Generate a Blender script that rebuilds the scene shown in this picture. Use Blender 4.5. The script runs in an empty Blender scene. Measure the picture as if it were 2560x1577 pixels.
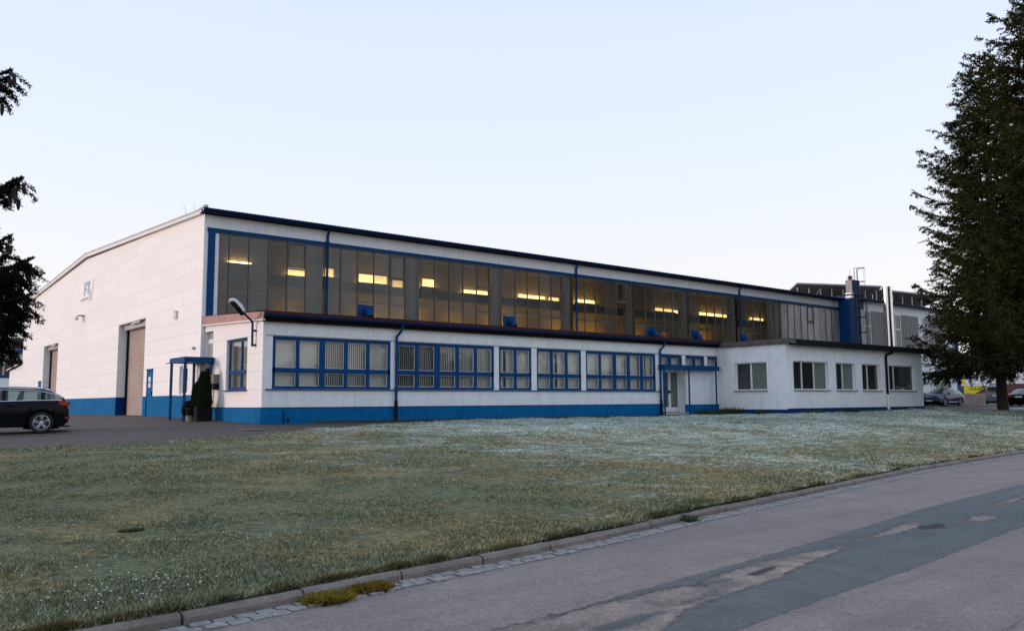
import bpy, math, random
import numpy as np
from mathutils import Vector, Matrix
R = math.radians
rng = np.random.default_rng(7)
random.seed(5)
S = bpy.context.scene
col = S.collection

# ------------------------------------------------------------------ camera
CAM = (-11.0519, -32.8851, 0.5355)
YAW, PITCH, ROLL, FPX = 0.8861, 0.1042, -0.0062, 2070.9463
fw = Vector((math.cos(YAW)*math.cos(PITCH), math.sin(YAW)*math.cos(PITCH), math.sin(PITCH)))
rt0 = Vector((math.sin(YAW), -math.cos(YAW), 0)); up0 = rt0.cross(fw)
cr, sr = math.cos(ROLL), math.sin(ROLL)
rt = rt0*cr + up0*sr; up = up0*cr - rt0*sr
cam = bpy.data.cameras.new('camera'); co = bpy.data.objects.new('camera', cam); col.objects.link(co)
mw = Matrix.Identity(4)
for i in range(3):
    mw[i][0] = rt[i]; mw[i][1] = up[i]; mw[i][2] = -fw[i]; mw[i][3] = CAM[i]
co.matrix_world = mw
cam.sensor_width = 36.0; cam.lens = FPX/2560*36; cam.clip_start = 0.1; cam.clip_end = 4000
S.camera = co
CAMV = Vector(CAM)
def at_depth(u, v, w):
    d = fw + rt*((u-1280)/FPX) + up*((788.5-v)/FPX)
    return CAMV + d*w
# ------------------------------------------------------------------ world, sun, exposure
SUN_AZ = Vector((-0.86, 0.5, 0)).normalized(); SUN_EL = R(9)
w = bpy.data.worlds.new('World'); S.world = w; w.use_nodes = True
nt = w.node_tree; nt.nodes.clear()
out = nt.nodes.new('ShaderNodeOutputWorld'); bg = nt.nodes.new('ShaderNodeBackground')
sky = nt.nodes.new('ShaderNodeTexSky'); sky.sky_type = 'NISHITA'; sky.sun_disc = False
sky.sun_elevation = SUN_EL; sky.sun_rotation = math.atan2(SUN_AZ.x, SUN_AZ.y)
sky.air_density = 1.0; sky.dust_density = 1.6; sky.ozone_density = 1.2
hs = nt.nodes.new('ShaderNodeHueSaturation'); hs.inputs['Saturation'].default_value = 0.5
tc = nt.nodes.new('ShaderNodeTexCoord'); sx = nt.nodes.new('ShaderNodeSeparateXYZ')
cramp = nt.nodes.new('ShaderNodeValToRGB')
cr_ = cramp.color_ramp
cr_.elements[0].position = 0.0; cr_.elements[0].color = (1.13, 1.0, .965, 1)
cr_.elements[1].position = 0.6; cr_.elements[1].color = (.70, .85, 1.17, 1)
e = cr_.elements.new(0.13); e.color = (1.0, .99, 1.02, 1)
e = cr_.elements.new(0.3); e.color = (.86, .95, 1.14, 1)
mx = nt.nodes.new('ShaderNodeMixRGB'); mx.blend_type = 'MIX'; mx.inputs[0].default_value = 0.8
mul = nt.nodes.new('ShaderNodeMixRGB'); mul.blend_type = 'MULTIPLY'; mul.inputs[0].default_value = 1.0
SKYK = 7.35
mul.inputs[2].default_value = (SKYK, SKYK, SKYK, 1)
L = nt.links.new
L(tc.outputs['Generated'], sx.inputs[0]); L(sx.outputs['Z'], cramp.inputs[0])
L(cramp.outputs[0], mul.inputs[1])
L(sky.outputs[0], hs.inputs['Color']); L(hs.outputs[0], mx.inputs[1]); L(mul.outputs[0], mx.inputs[2])
L(mx.outputs[0], bg.inputs[0]); bg.inputs[1].default_value = 0.09
L(bg.outputs[0], out.inputs[0])
sun = bpy.data.lights.new('sun', 'SUN'); so = bpy.data.objects.new('sun', sun); col.objects.link(so)
sun.energy = 1.1; sun.angle = R(12); sun.color = (1.0, 0.72, 0.6)
sd = Vector((SUN_AZ.x*math.cos(SUN_EL), SUN_AZ.y*math.cos(SUN_EL), math.sin(SUN_EL)))
so.rotation_euler = sd.to_track_quat('Z', 'Y').to_euler()
S.view_settings.view_transform = 'Standard'; S.view_settings.look = 'None'
S.view_settings.exposure = 0.73; S.view_settings.gamma = 1.0

# ------------------------------------------------------------------ materials
def nodes_of(name):
    m = bpy.data.materials.new(name); m.use_nodes = True
    n = m.node_tree; n.nodes.clear()
    o = n.nodes.new('ShaderNodeOutputMaterial'); b = n.nodes.new('ShaderNodeBsdfPrincipled')
    n.links.new(b.outputs[0], o.inputs[0])
    return m, n, b, o
class G:
    """tiny graph helper"""
    def __init__(s, n): s.n = n; s.L = n.links.new
    def pos(s): return s.n.nodes.new('ShaderNodeNewGeometry').outputs['Position']
    def objc(s): return s.n.nodes.new('ShaderNodeTexCoord').outputs['Object']
    def mapping(s, v, sc):
        m = s.n.nodes.new('ShaderNodeMapping'); m.inputs['Scale'].default_value = sc; s.L(v, m.inputs[0]); return m.outputs[0]
    def noise(s, v, sc, det=4, rough=.55):
        t = s.n.nodes.new('ShaderNodeTexNoise'); t.inputs['Scale'].default_value = sc; t.inputs['Detail'].default_value = det
        t.inputs['Roughness'].default_value = rough
        if v is not None: s.L(v, t.inputs['Vector'])
        return t.outputs[0]
    def ramp(s, f, a, b, ca=(0, 0, 0, 1), cb=(1, 1, 1, 1)):
        r = s.n.nodes.new('ShaderNodeValToRGB'); r.color_ramp.elements[0].position = a; r.color_ramp.elements[1].position = b
        r.color_ramp.elements[0].color = ca; r.color_ramp.elements[1].color = cb; s.L(f, r.inputs[0]); return r.outputs[0]
    def mix(s, f, a, b, mode='MIX'):
        m = s.n.nodes.new('ShaderNodeMixRGB'); m.blend_type = mode
        for i, x in ((0, f), (1, a), (2, b)):
            if isinstance(x, (int, float)): m.inputs[i].default_value = x if i == 0 else (x, x, x, 1)
            elif isinstance(x, tuple): m.inputs[i].default_value = (*x[:3], 1)
            else: s.L(x, m.inputs[i])
        return m.outputs[0]
    def math(s, op, a, b=0.0, c=None):
        m = s.n.nodes.new('ShaderNodeMath'); m.operation = op
        for i, x in ((0, a), (1, b)) + (((2, c),) if c is not None else ()):
            if isinstance(x, (int, float)): m.inputs[i].default_value = x
            else: s.L(x, m.inputs[i])
        return m.outputs[0]
    def sep(s, v):
        x = s.n.nodes.new('ShaderNodeSeparateXYZ'); s.L(v, x.inputs[0]); return x.outputs
    def bump(s, h, b, st=.3, d=.02):
        p = s.n.nodes.new('ShaderNodeBump'); p.inputs['Strength'].default_value = st; p.inputs['Distance'].default_value = d
        s.L(h, p.inputs['Height']); s.L(p.outputs[0], b.inputs['Normal'])
def M(name, c, rough=.6, metal=0., var=.12, sc=2.5, bump=0., bsc=60., streak=0., spec=.5, coat=0., emit=None):
    m, n, b, o = nodes_of(name); g = G(n)
    b.inputs['Roughness'].default_value = rough; b.inputs['Metallic'].default_value = metal
    b.inputs['Specular IOR Level'].default_value = spec; b.inputs['Coat Weight'].default_value = coat
    p = g.pos(); cc = tuple(c)
    f = g.noise(p, sc, 5)
    v = g.mix(g.ramp(f, .3, .75), tuple(x*(1-var) for x in cc), tuple(min(1, x*(1+var)) for x in cc))
    if streak:
        st = g.noise(g.mapping(p, (4., 4., .3)), 1.6, 6, .65)
        v = g.mix(g.math('MULTIPLY', g.ramp(st, .5, .8), streak), v, tuple(x*.55 for x in cc))
    g.L(v, b.inputs['Base Color'])
    if bump: g.bump(g.noise(p, bsc, 4), b, .5, bump)
    if emit:
        b.inputs['Emission Color'].default_value = (*emit[0], 1); b.inputs['Emission Strength'].default_value = emit[1]
    return m
BLUE = (0.002, 0.052, 0.165)
MT = {}
MT['wall'] = M('white_render', (.80, .81, .81), .75, var=.06, streak=.5, bump=.004)
MT['blue'] = M('blue_paint', BLUE, .5, var=.14, sc=6, spec=.12)
MT['blue_light'] = M('blue_plinth_paint', (.004, .125, .31), .7, var=.22, sc=2.6, streak=.6, spec=.06)
MT['blue_deep'] = M('blue_plinth_dark', (.001, .035, .15), .7, var=.15, sc=1.8, spec=.06)
MT['navy'] = M('dark_blue_gutter', (.001, .018, .075), .45, var=.15, spec=.2)
MT['black'] = M('black_paint', (.010, .010, .012), .7, spec=.12)
MT['soffit'] = M('dark_soffit', (.014, .008, .008), .9, spec=.05)
MT['white'] = M('white_frame', (.72, .72, .70), .4, var=.05)
MT['grey'] = M('grey_metal', (.33, .34, .35), .45, metal=.5)
MT['steel'] = M('stainless_steel', (.68, .68, .68), .18, metal=1., var=.05)
MT['rust_tile'] = M('red_brown_roof_sheet', (.052, .013, .011), .8, var=.3, sc=8, spec=.1)
MT['verge'] = M('faded_red_metal', (.36, .17, .14), .5, var=.2, sc=3, streak=.5)
MT['felt'] = M('weathered_felt', (.10, .085, .075), .9, var=.35, sc=4)
MT['roof'] = M('roof_sheet', (.16, .15, .145), .8, var=.2)
MT['shutter'] = M('shutter_slats', (.44, .36, .32), .45, metal=.3, var=.12, sc=1.2, streak=.3)
MT['panelgrey'] = M('ribbed_panel', (.27, .26, .245), .6, var=.1)
MT['concrete'] = M('concrete', (.235, .215, .20), .9, var=.3, sc=4, bump=.006, bsc=80)
MT['column'] = M('column_paint', (.26, .25, .22), .8)
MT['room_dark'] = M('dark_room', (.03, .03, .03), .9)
MT['curtain'] = M('curtain', (.74, .73, .66), .9, var=.12, sc=5)
MT['curtain_dark'] = M('curtain_dim', (.17, .18, .18), .9, var=.2, sc=5)
MT['blind'] = M('blind', (.82, .79, .73), .8, var=.05)
MT['solar'] = M('panel_underside', (.30, .265, .24), .6, var=.2, sc=1.)
MT['tan'] = M('tan_wall', (.28, .215, .10), .85, var=.15, sc=.6)
MT['rubber'] = M('rubber', (.012, .012, .012), .8)
MT['alloy'] = M('alloy', (.62, .63, .66), .35, metal=.2, var=.03)
MT['chrome'] = M('chrome', (.85, .85, .87), .15, metal=1., var=.02)
MT['carblack'] = M('car_paint_black', (.0035, .004, .005), .3, var=.1, coat=.16, spec=.06)
MT['carblue'] = M('car_paint_blue', (.008, .017, .055), .25, var=.1, coat=.45, spec=.15)
MT['cargrey'] = M('car_paint_grey', (.13, .16, .20), .3, var=.1, coat=.45, spec=.15)
MT['redlamp'] = M('red_lens', (.45, .01, .015), .25, coat=1.)
MT['lens'] = M('clear_lens', (.65, .68, .7), .15, coat=1.)
MT['plate'] = M('number_plate', (.75, .75, .73), .5)
MT['terracotta'] = M('clay_pipe', (.38, .085, .05), .7)
MT['yellow'] = M('yellow_board', (.75, .62, .015), .5, var=.08)
MT['ochre'] = M('brown_board', (.10, .05, .04), .8)
MT['rust'] = M('rusty_steel', (.16, .06, .035), .8, var=.25)
MT['stone'] = M('granite_sett', (.25, .235, .22), .85, var=.4, sc=18, bump=.006, bsc=90)
MT['step'] = M('step_tile', (.42, .38, .36), .7, var=.2, sc=12)
MT['paper'] = M('sign_white', (.75, .75, .74), .5, var=.03)
MT['signblue'] = M('letter_blue', (.34, .41, .50), .6, var=.05)
MT['signgrey'] = M('letter_grey', (.50, .49, .50), .6, var=.05)
MT['bark'] = M('bark', (.06, .045, .035), .95, var=.35, sc=9, bump=.03, bsc=20)
MT['cone'] = M('spruce_cone', (.03, .014, .012), .8, var=.3, sc=60)
MT['boxmetal'] = M('letterbox_metal', (.20, .17, .14), .45, metal=.4)
MT['lampwhite'] = M('lamp_housing', (.6, .61, .63), .4)
MT['daisy'] = M('daisy_petals', (.8, .8, .78), .8, var=.02)
MT['soil'] = M('soil', (.13, .085, .065), .95, var=.3, sc=1.5, bump=.03, bsc=6)
MT['glow_emitter'] = M('warm_emission', (.9, .8, .6), .5, emit=((1.0, .62, .18), 15.0))
GLOWP = []  # emission that stands in for the glow of the far-side windows
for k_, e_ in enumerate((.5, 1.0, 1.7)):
    MT['glow_panel%d' % k_] = M('window_glow', (.5, .45, .35), .6, emit=((1.0, .70, .30), e_)); GLOWP.append('glow_panel%d' % k_)
EMITTERS = []  # emitters added inside the hall to make the warm glow
for k_, e_ in enumerate((8., 18., 30.)):
    MT['glow_emitter%d' % k_] = M('warm_emission', (.9, .8, .6), .5, emit=((1.0, .70, .27), e_)); EMITTERS.append('glow_emitter%d' % k_)
MT['mullion'] = M('dark_glazing_bar', (.12, .123, .126), .6, spec=.2)
MT['glow_emitter_low'] = M('warm_emission_low', (.9, .8, .6), .5, emit=((1.0, .62, .19), 17.0))

def glass_mat(name, tint, haze, hazec, rough, refl=1.0, pv=0.):
    m = bpy.data.materials.new(name); m.use_nodes = True; n = m.node_tree; n.nodes.clear(); g = G(n)
    o = n.nodes.new('ShaderNodeOutputMaterial')
    t = n.nodes.new('ShaderNodeBsdfTransparent'); t.inputs[0].default_value = (*tint, 1)
    d = n.nodes.new('ShaderNodeBsdfDiffuse')
    p = g.pos(); f = g.noise(g.mapping(p, (1., 1., .5)), 1.3, 6, .6)
    g.L(g.mix(g.ramp(f, .3, .75), tuple(x*.65 for x in hazec), tuple(x*1.2 for x in hazec)), d.inputs[0])
    a = n.nodes.new('ShaderNodeMixShader'); a.inputs[0].default_value = haze
    if pv:
        at = n.nodes.new('ShaderNodeAttribute'); at.attribute_name = 'rnd'
        g.L(g.math('MULTIPLY', g.math('MULTIPLY_ADD', at.outputs['Fac'], 2*pv, 1-pv), g.math('MULTIPLY_ADD', g.noise(g.mapping(p, (2., 2., .8)), 1.1, 5, .6), haze*.6, haze*.7)), a.inputs[0])
    g.L(t.outputs[0], a.inputs[1]); g.L(d.outputs[0], a.inputs[2])
    gl = n.nodes.new('ShaderNodeBsdfGlossy'); gl.inputs['Roughness'].default_value = rough
    ge = n.nodes.new('ShaderNodeNewGeometry'); dp_ = n.nodes.new('ShaderNodeVectorMath'); dp_.operation = 'DOT_PRODUCT'
    g.L(ge.outputs['Normal'], dp_.inputs[0]); g.L(ge.outputs['Incoming'], dp_.inputs[1])
    ca = g.math('SUBTRACT', 1.0, g.math('ABSOLUTE', dp_.outputs['Value']))
    fs = g.math('MULTIPLY', g.math('MULTIPLY_ADD', g.math('POWER', ca, 4.5), .95, .05), refl)
    b = n.nodes.new('ShaderNodeMixShader'); g.L(fs, b.inputs[0]); g.L(a.outputs[0], b.inputs[1]); g.L(gl.outputs[0], b.inputs[2])
    g.L(b.outputs[0], o.inputs[0])
    return m
MT['hallglass'] = glass_mat('wired_hall_glass', (.66, .63, .57), .20, (.125, .132, .112), .22, .75, .9)
MT['hallglass_grey'] = glass_mat('grey_hall_glass', (.60, .59, .55), .38, (.185, .19, .168), .24, .9, .5)
MT['hallglass_pale'] = glass_mat('pale_hall_glass', (.55, .52, .48), .85, (.56, .525, .47), .32, .8, .5)
MT['glass'] = glass_mat('window_glass', (.84, .85, .83), .10, (.5, .49, .45), .03, 1.5)
MT['glass_annex'] = glass_mat('annex_window_glass', (.72, .74, .74), .06, (.3, .3, .3), .02, .45)
MT['glassdark'] = glass_mat('dark_window_glass', (.35, .38, .38), .05, (.1, .1, .1), .02, 1.2)
MT['carglass'] = glass_mat('car_glass', (.42, .52, .50), .05, (.1, .12, .12), .02, 1.4)

# panel-jointed white wall (gable and wing side)
def jointed(name, c, z0, pitch, y0, ypitch):
    m, n, b, o = nodes_of(name); g = G(n); b.inputs['Roughness'].default_value = .7
    p = g.pos(); x, y, z = g.sep(p)
    def line(v, o_, pt, wd):
        t = g.math('FRACT', g.math('DIVIDE', g.math('SUBTRACT', v, o_), pt))
        t = g.math('MINIMUM', t, g.math('SUBTRACT', 1.0, t))
        return g.math('LESS_THAN', t, wd/pt)
    j = g.math('MAXIMUM', g.math('MULTIPLY', line(z, z0, pitch, .008), .6), g.math('MULTIPLY', line(y, y0, ypitch, .008), .4))
    # every panel keeps its own slight tone
    fl = g.n.nodes.new('ShaderNodeCombineXYZ')
    g.L(g.math('FLOOR', g.math('DIVIDE', g.math('SUBTRACT', z, z0), pitch)), fl.inputs[2])
    g.L(g.math('FLOOR', g.math('DIVIDE', g.math('SUBTRACT', y, y0), ypitch)), fl.inputs[1])
    wn = n.nodes.new('ShaderNodeTexWhiteNoise'); g.L(fl.outputs[0], wn.inputs['Vector'])
    tone = g.mix(wn.outputs[0], tuple(x_*.975 for x_ in c), tuple(min(1, x_*1.02) for x_ in c))
    st = g.noise(g.mapping(p, (1, 3.5, .25)), 1.5, 6, .65)
    v = g.mix(g.math('MULTIPLY', g.ramp(st, .5, .85), .22), tone, tuple(x_*.6 for x_ in c))
    v = g.mix(j, v, tuple(x_*.52 for x_ in c))
    g.L(v, b.inputs['Base Color']); g.bump(g.math('SUBTRACT', 1.0, j), b, .4, .01)
    return m
MT['gable'] = jointed('white_wall_panels', (.83, .82, .805), .905, .6157, 2.2, 3.5)
MT['wingside'] = jointed('white_side_panels', (.78, .765, .75), .405, .623, -1.0, 40.)

# ------------------------------------------------------------------ mesh builder
class MB:
    def __init__(s): s.v = []; s.f = []
    def quad(s, *p):
        i = len(s.v); s.v += [tuple(q) for q in p]; s.f.append(tuple(range(i, i+len(p))))
        return s
    def box(s, x0, x1, y0, y1, z0, z1):
        if x0 > x1: x0, x1 = x1, x0
        if y0 > y1: y0, y1 = y1, y0
        if z0 > z1: z0, z1 = z1, z0
        i = len(s.v)
        s.v += [(x0,y0,z0),(x1,y0,z0),(x1,y1,z0),(x0,y1,z0),(x0,y0,z1),(x1,y0,z1),(x1,y1,z1),(x0,y1,z1)]
        s.f += [tuple(i+k for k in q) for q in ((0,3,2,1),(4,5,6,7),(0,1,5,4),(1,2,6,5),(2,3,7,6),(3,0,4,7))]
        return s
    def obox(s, c, ax, ay, az, hx, hy, hz):
        c, ax, ay, az = map(Vector, (c, ax, ay, az)); i = len(s.v)
        for sz in (-1, 1):
            for sx_, sy in ((-1,-1),(1,-1),(1,1),(-1,1)):
                s.v.append(tuple(c + ax*hx*sx_ + ay*hy*sy + az*hz*sz))
        s.f += [tuple(i+k for k in q) for q in ((0,3,2,1),(4,5,6,7),(0,1,5,4),(1,2,6,5),(2,3,7,6),(3,0,4,7))]
        return s
    def tube(s, pts, r, n=8, caps=True):
        pts = [Vector(p) for p in pts]; rs = r if isinstance(r, (list, tuple)) else [r]*len(pts)
        rings = []
        a = None
        for k, p in enumerate(pts):
            d = (pts[min(k+1, len(pts)-1)] - pts[max(k-1, 0)]).normalized()
            if a is None:
                a = d.orthogonal().normalized()
            a = (a - d*a.dot(d)).normalized(); b = d.cross(a)
            i = len(s.v)
            for j in range(n):
                t = 2*math.pi*j/n + math.pi/n
                s.v.append(tuple(p + (a*math.cos(t) + b*math.sin(t))*rs[k]))
            rings.append(i)
        for k in range(len(rings)-1):
            for j in range(n):
                s.f.append((rings[k]+j, rings[k]+(j+1) % n, rings[k+1]+(j+1) % n, rings[k+1]+j))
        if caps:
            s.f.append(tuple(rings[0]+j for j in reversed(range(n)))); s.f.append(tuple(rings[-1]+j for j in range(n)))
        return s
    def lathe(s, prof, c=(0,0,0), axis='z', n=16):
        i0 = len(s.v); c = Vector(c)
        for r, h in prof:
            for j in range(n):
                t = 2*math.pi*j/n; a, b = r*math.cos(t), r*math.sin(t)
                p = {'z': (a, b, h), 'y': (a, h, b), 'x': (h, a, b)}[axis]
                s.v.append(tuple(c+Vector(p)))
        for k in range(len(prof)-1):
            for j in range(n):
                s.f.append((i0+k*n+j, i0+k*n+(j+1) % n, i0+(k+1)*n+(j+1) % n, i0+(k+1)*n+j))
        s.f.append(tuple(i0+j for j in reversed(range(n)))); s.f.append(tuple(i0+(len(prof)-1)*n+j for j in range(n)))
        return s
    def prism(s, poly, d):
        """extrude a 3D polygon along vector d"""
        i = len(s.v); n = len(poly); d = Vector(d)
        s.v += [tuple(p) for p in poly] + [tuple(Vector(p)+d) for p in poly]
        s.f.append(tuple(i+k for k in range(n))); s.f.append(tuple(i+n+k for k in reversed(range(n))))
        for k in range(n): s.f.append((i+k, i+n+k, i+n+(k+1) % n, i+(k+1) % n))
        return s
    def build(s, name, mat, parent=None, origin=None, smooth=False, local=False):
        org = Vector((0, 0, 0))
        if not local:
            if parent is not None:
                q = parent
                while q is not None: org += q.location; q = q.parent
            elif origin is not None: org = Vector(origin)
        me = bpy.data.meshes.new(name)
        me.from_pydata([tuple(Vector(p)-org) for p in s.v], [], s.f); me.update()
        import bmesh
        bm = bmesh.new(); bm.from_mesh(me); bmesh.ops.recalc_face_normals(bm, faces=bm.faces); bm.to_mesh(me); bm.free()
        if smooth:
            me.polygons.foreach_set('use_smooth', [True]*len(me.polygons))
            if hasattr(me, 'set_sharp_from_angle'): me.set_sharp_from_angle(angle=R(40))
        me.materials.append(MT[mat] if isinstance(mat, str) else mat)
        o = bpy.data.objects.new(name, me); col.objects.link(o)
        if parent is not None: o.parent = parent
        elif origin is not None: o.location = origin
        return o
def thing(name, label, cat, loc=(0, 0, 0), rz=0., group=None):
    o = bpy.data.objects.new(name, None); col.objects.link(o); o.empty_display_size = .3
    o.location = loc; o.rotation_euler = (0, 0, rz); o['label'] = label; o['category'] = cat
    if group: o['group'] = group
    return o
def tag(o, label, cat, group=None):
    o['label'] = label; o['category'] = cat
    if group: o['group'] = group
    return o
def struct(o, kind='structure', label=None):
    o['kind'] = kind
    if label: o['label'] = label
    return o
def npmesh(name, V, F, mat, parent=None, origin=None, attr=None):
    """V (n,3) array, F (m,k) array of equal-size faces"""
    org = np.zeros(3)
    if parent is not None:
        q = parent
        while q is not None: org = org+np.array(q.location); q = q.parent
    elif origin is not None: org = np.array(origin)
    V = np.asarray(V, float)-org; F = np.asarray(F, np.int32); k = F.shape[1]
    me = bpy.data.meshes.new(name)
    me.vertices.add(len(V)); me.vertices.foreach_set('co', V.astype(np.float32).ravel())
    me.loops.add(F.size); me.loops.foreach_set('vertex_index', F.ravel())
    me.polygons.add(len(F)); me.polygons.foreach_set('loop_start', np.arange(0, F.size, k, dtype=np.int32))
    if attr is not None:
        a = me.attributes.new('rnd', 'FLOAT', 'POINT'); a.data.foreach_set('value', np.asarray(attr, np.float32))
    me.update(calc_edges=True); me.validate()
    me.materials.append(MT[mat] if isinstance(mat, str) else mat)
    o = bpy.data.objects.new(name, me); col.objects.link(o)
    if parent is not None: o.parent = parent
    elif origin is not None: o.location = origin
    return o
def wall(mb, axis, c, th, a0, a1, z0, z1, holes=()):
    A = sorted({a0, a1, *[h[0] for h in holes], *[h[1] for h in holes]}); A = [a for a in A if a0 <= a <= a1]
    Z = sorted({z0, z1, *[h[2] for h in holes], *[h[3] for h in holes]}); Z = [z for z in Z if z0 <= z <= z1]
    def solid(i, j):
        if i < 0 or j < 0 or i >= len(A)-1 or j >= len(Z)-1: return False
        ca, cz = (A[i]+A[i+1])/2, (Z[j]+Z[j+1])/2
        return not any(h[0] < ca < h[1] and h[2] < cz < h[3] for h in holes)
    P = (lambda a, d, z: (a, c+d, z)) if axis == 'y' else (lambda a, d, z: (c+d, a, z))
    for i in range(len(A)-1):
        for j in range(len(Z)-1):
            if not solid(i, j): continue
            l, r_, b, t = A[i], A[i+1], Z[j], Z[j+1]
            mb.quad(P(l,0,b), P(r_,0,b), P(r_,0,t), P(l,0,t)); mb.quad(P(l,th,b), P(l,th,t), P(r_,th,t), P(r_,th,b))
            if not solid(i-1, j): mb.quad(P(l,0,b), P(l,0,t), P(l,th,t), P(l,th,b))
            if not solid(i+1, j): mb.quad(P(r_,0,b), P(r_,th,b), P(r_,th,t), P(r_,0,t))
            if not solid(i, j-1): mb.quad(P(l,0,b), P(l,th,b), P(r_,th,b), P(r_,0,b))
            if not solid(i, j+1): mb.quad(P(l,0,t), P(r_,0,t), P(r_,th,t), P(l,th,t))
    return mb
def frame(mb, axis, c, d, a0, a1, z0, z1, w_):
    """rectangular frame, bars of width w_, thickness d inwards from plane c"""
    B = (lambda l, r_, b, t: mb.box(l, r_, c, c+d, b, t)) if axis == 'y' else (lambda l, r_, b, t: mb.box(c, c+d, l, r_, b, t))
    B(a0, a1, z1-w_, z1); B(a0, a1, z0, z0+w_); B(a0, a0+w_, z0+w_, z1-w_); B(a1-w_, a1, z0+w_, z1-w_)
    return mb

m_, n_, b_, o_ = nodes_of('kerb_stone'); g_ = G(n_); p_ = g_.pos(); b_.inputs['Roughness'].default_value = .92
v_ = g_.mix(g_.ramp(g_.noise(p_, 2.2, 6, .7), .35, .68), (.17, .145, .125), (.29, .25, .215))
v_ = g_.mix(g_.math('MULTIPLY', g_.ramp(g_.noise(p_, 30, 4, .75), .5, .72), .6), v_, (.075, .065, .055))
v_ = g_.mix(g_.math('MULTIPLY', g_.ramp(g_.noise(p_, 5, 5, .7), .56, .72), .55), v_, (.10, .095, .04))
g_.L(v_, b_.inputs['Base Color']); g_.bump(g_.noise(p_, 26, 5, .75), b_, .9, .02); MT['kerb'] = m_
# ------------------------------------------------------------------ ground
KX = [-80, -14, -9.1, -7.2, -5.4, -3.6, -1.7, 2.8, 7.8, 16, 40, 100, 200]
KY = [-29.5, -26.95, -26.6, -26.36, -26.15, -25.88, -25.52, -24.85, -24.05, -23.3, -21.6, -17.5, -11]
def yk(x): return np.interp(x, KX, KY)
ctrl = [(x, yk(x), -.985) for x in (-80, -40, -25, -14, -9, -5, 0, 8, 16, 30, 45, 70, 110, 180)]
ctrl += [(.2, -5.8, -.15), (5, -5.8, -.155), (13, -5.8, -.18), (20, -5.8, -.21), (25, -5.9, -.2), (25.2, -9.9, -.12), (33, -9.9, -.07), (39.4, -9.9, -.04)]
ctrl += [(0, y, 0) for y in (1.6, 7, 12, 23, 40)] + [(-5.9, -3.5, -.34), (-1, -1.2, -.1), (-.8, -7.4, -.27), (-7, -10, -.47), (-20, 15, -.25), (-30, -10, -.7), (-25, 45, -.1), (-60, 10, -.4), (-60, 60, -.2)]
ctrl += [(12, 5, 0), (30, 5, 0), (58, -3, -.0), (95, 7, 0), (66, -5, 0), (130, 20, 0.2), (110, 60, .2), (60, 60, 0), (0, 90, 0), (60, -12, -.35), (100, -6, -.3), (180, 10, 0)]
ctrl = np.array(ctrl, float)
def phi(r): return np.where(r > 0, r*r*np.log(np.maximum(r, 1e-9)), 0)
_P = ctrl[:, :2]/20; _n = len(_P)
_K = phi(np.linalg.norm(_P[:, None]-_P[None], axis=2)) + np.eye(_n)*.002
_A = np.zeros((_n+3, _n+3)); _A[:_n, :_n] = _K; _Q = np.c_[np.ones(_n), _P]; _A[:_n, _n:] = _Q; _A[_n:, :_n] = _Q.T
_w = np.linalg.solve(_A, np.r_[ctrl[:, 2], 0, 0, 0])
def gz(x, y):
    x = np.atleast_1d(np.asarray(x, float)); y = np.atleast_1d(np.asarray(y, float))
    q = np.stack([x, y], -1)/20; o = np.zeros(len(q))
    for a in range(0, len(q), 20000):
        d = np.linalg.norm(q[a:a+20000, None]-_P[None], axis=2)
        o[a:a+20000] = phi(d)@_w[:_n] + _w[_n] + q[a:a+20000]@_w[_n+1:]
    # smooth blend to a level plain far away
    far = np.clip((np.hypot(x-20, y-0)-130)/60, 0, 1)
    o = np.clip(o, -1.2, .6)
    return o*(1-far) - .2*far
def gz1(x, y): return float(gz(x, y)[0])
def gridmesh(name, X, Y, Z, mat):
    ny, nx = X.shape; V = np.stack([X, Y, Z], -1).reshape(-1, 3)
    i = np.arange(ny*nx).reshape(ny, nx)
    F = np.stack([i[:-1, :-1], i[:-1, 1:], i[1:, 1:], i[1:, :-1]], -1).reshape(-1, 4)
    o = npmesh(name, V, F, mat); o.data.polygons.foreach_set('use_smooth', [True]*len(F)); return o

# asphalt material
def asphalt(name, c1, c2, tint, grain=1., rough_edge=0):
    m, n, b, o = nodes_of(name); g = G(n); p = g.pos()
    b.inputs['Roughness'].default_value = .85
    f1 = g.noise(p, 1.1, 6, .6); f2 = g.noise(p, 38, 4, .8); f3 = g.noise(p, 120, 2, .7)
    v = g.mix(g.ramp(f1, .3, .7), c1, c2)
    v = g.mix(g.math('MULTIPLY', g.ramp(g.noise(g.mapping(p, (.35, 2.2, 1)), 1.2, 5, .6), .5, .78), .5), v, tint)
    v = g.mix(g.math('MULTIPLY', g.ramp(f2, .42, .72), .75*grain), v, tuple(x*.42 for x in c1))
    v = g.mix(g.math('MULTIPLY', g.ramp(f3, .58, .75), .8*grain), v, tuple(min(1, x*2.0) for x in c2))
    g.L(v, b.inputs['Base Color'])
    g.bump(g.math('ADD', f2, g.math('MULTIPLY', f3, .6)), b, .6, .012)
    return m
MT['yard'] = asphalt('yard_asphalt', (.054, .043, .037), (.080, .063, .054), (.044, .034, .029))
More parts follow.
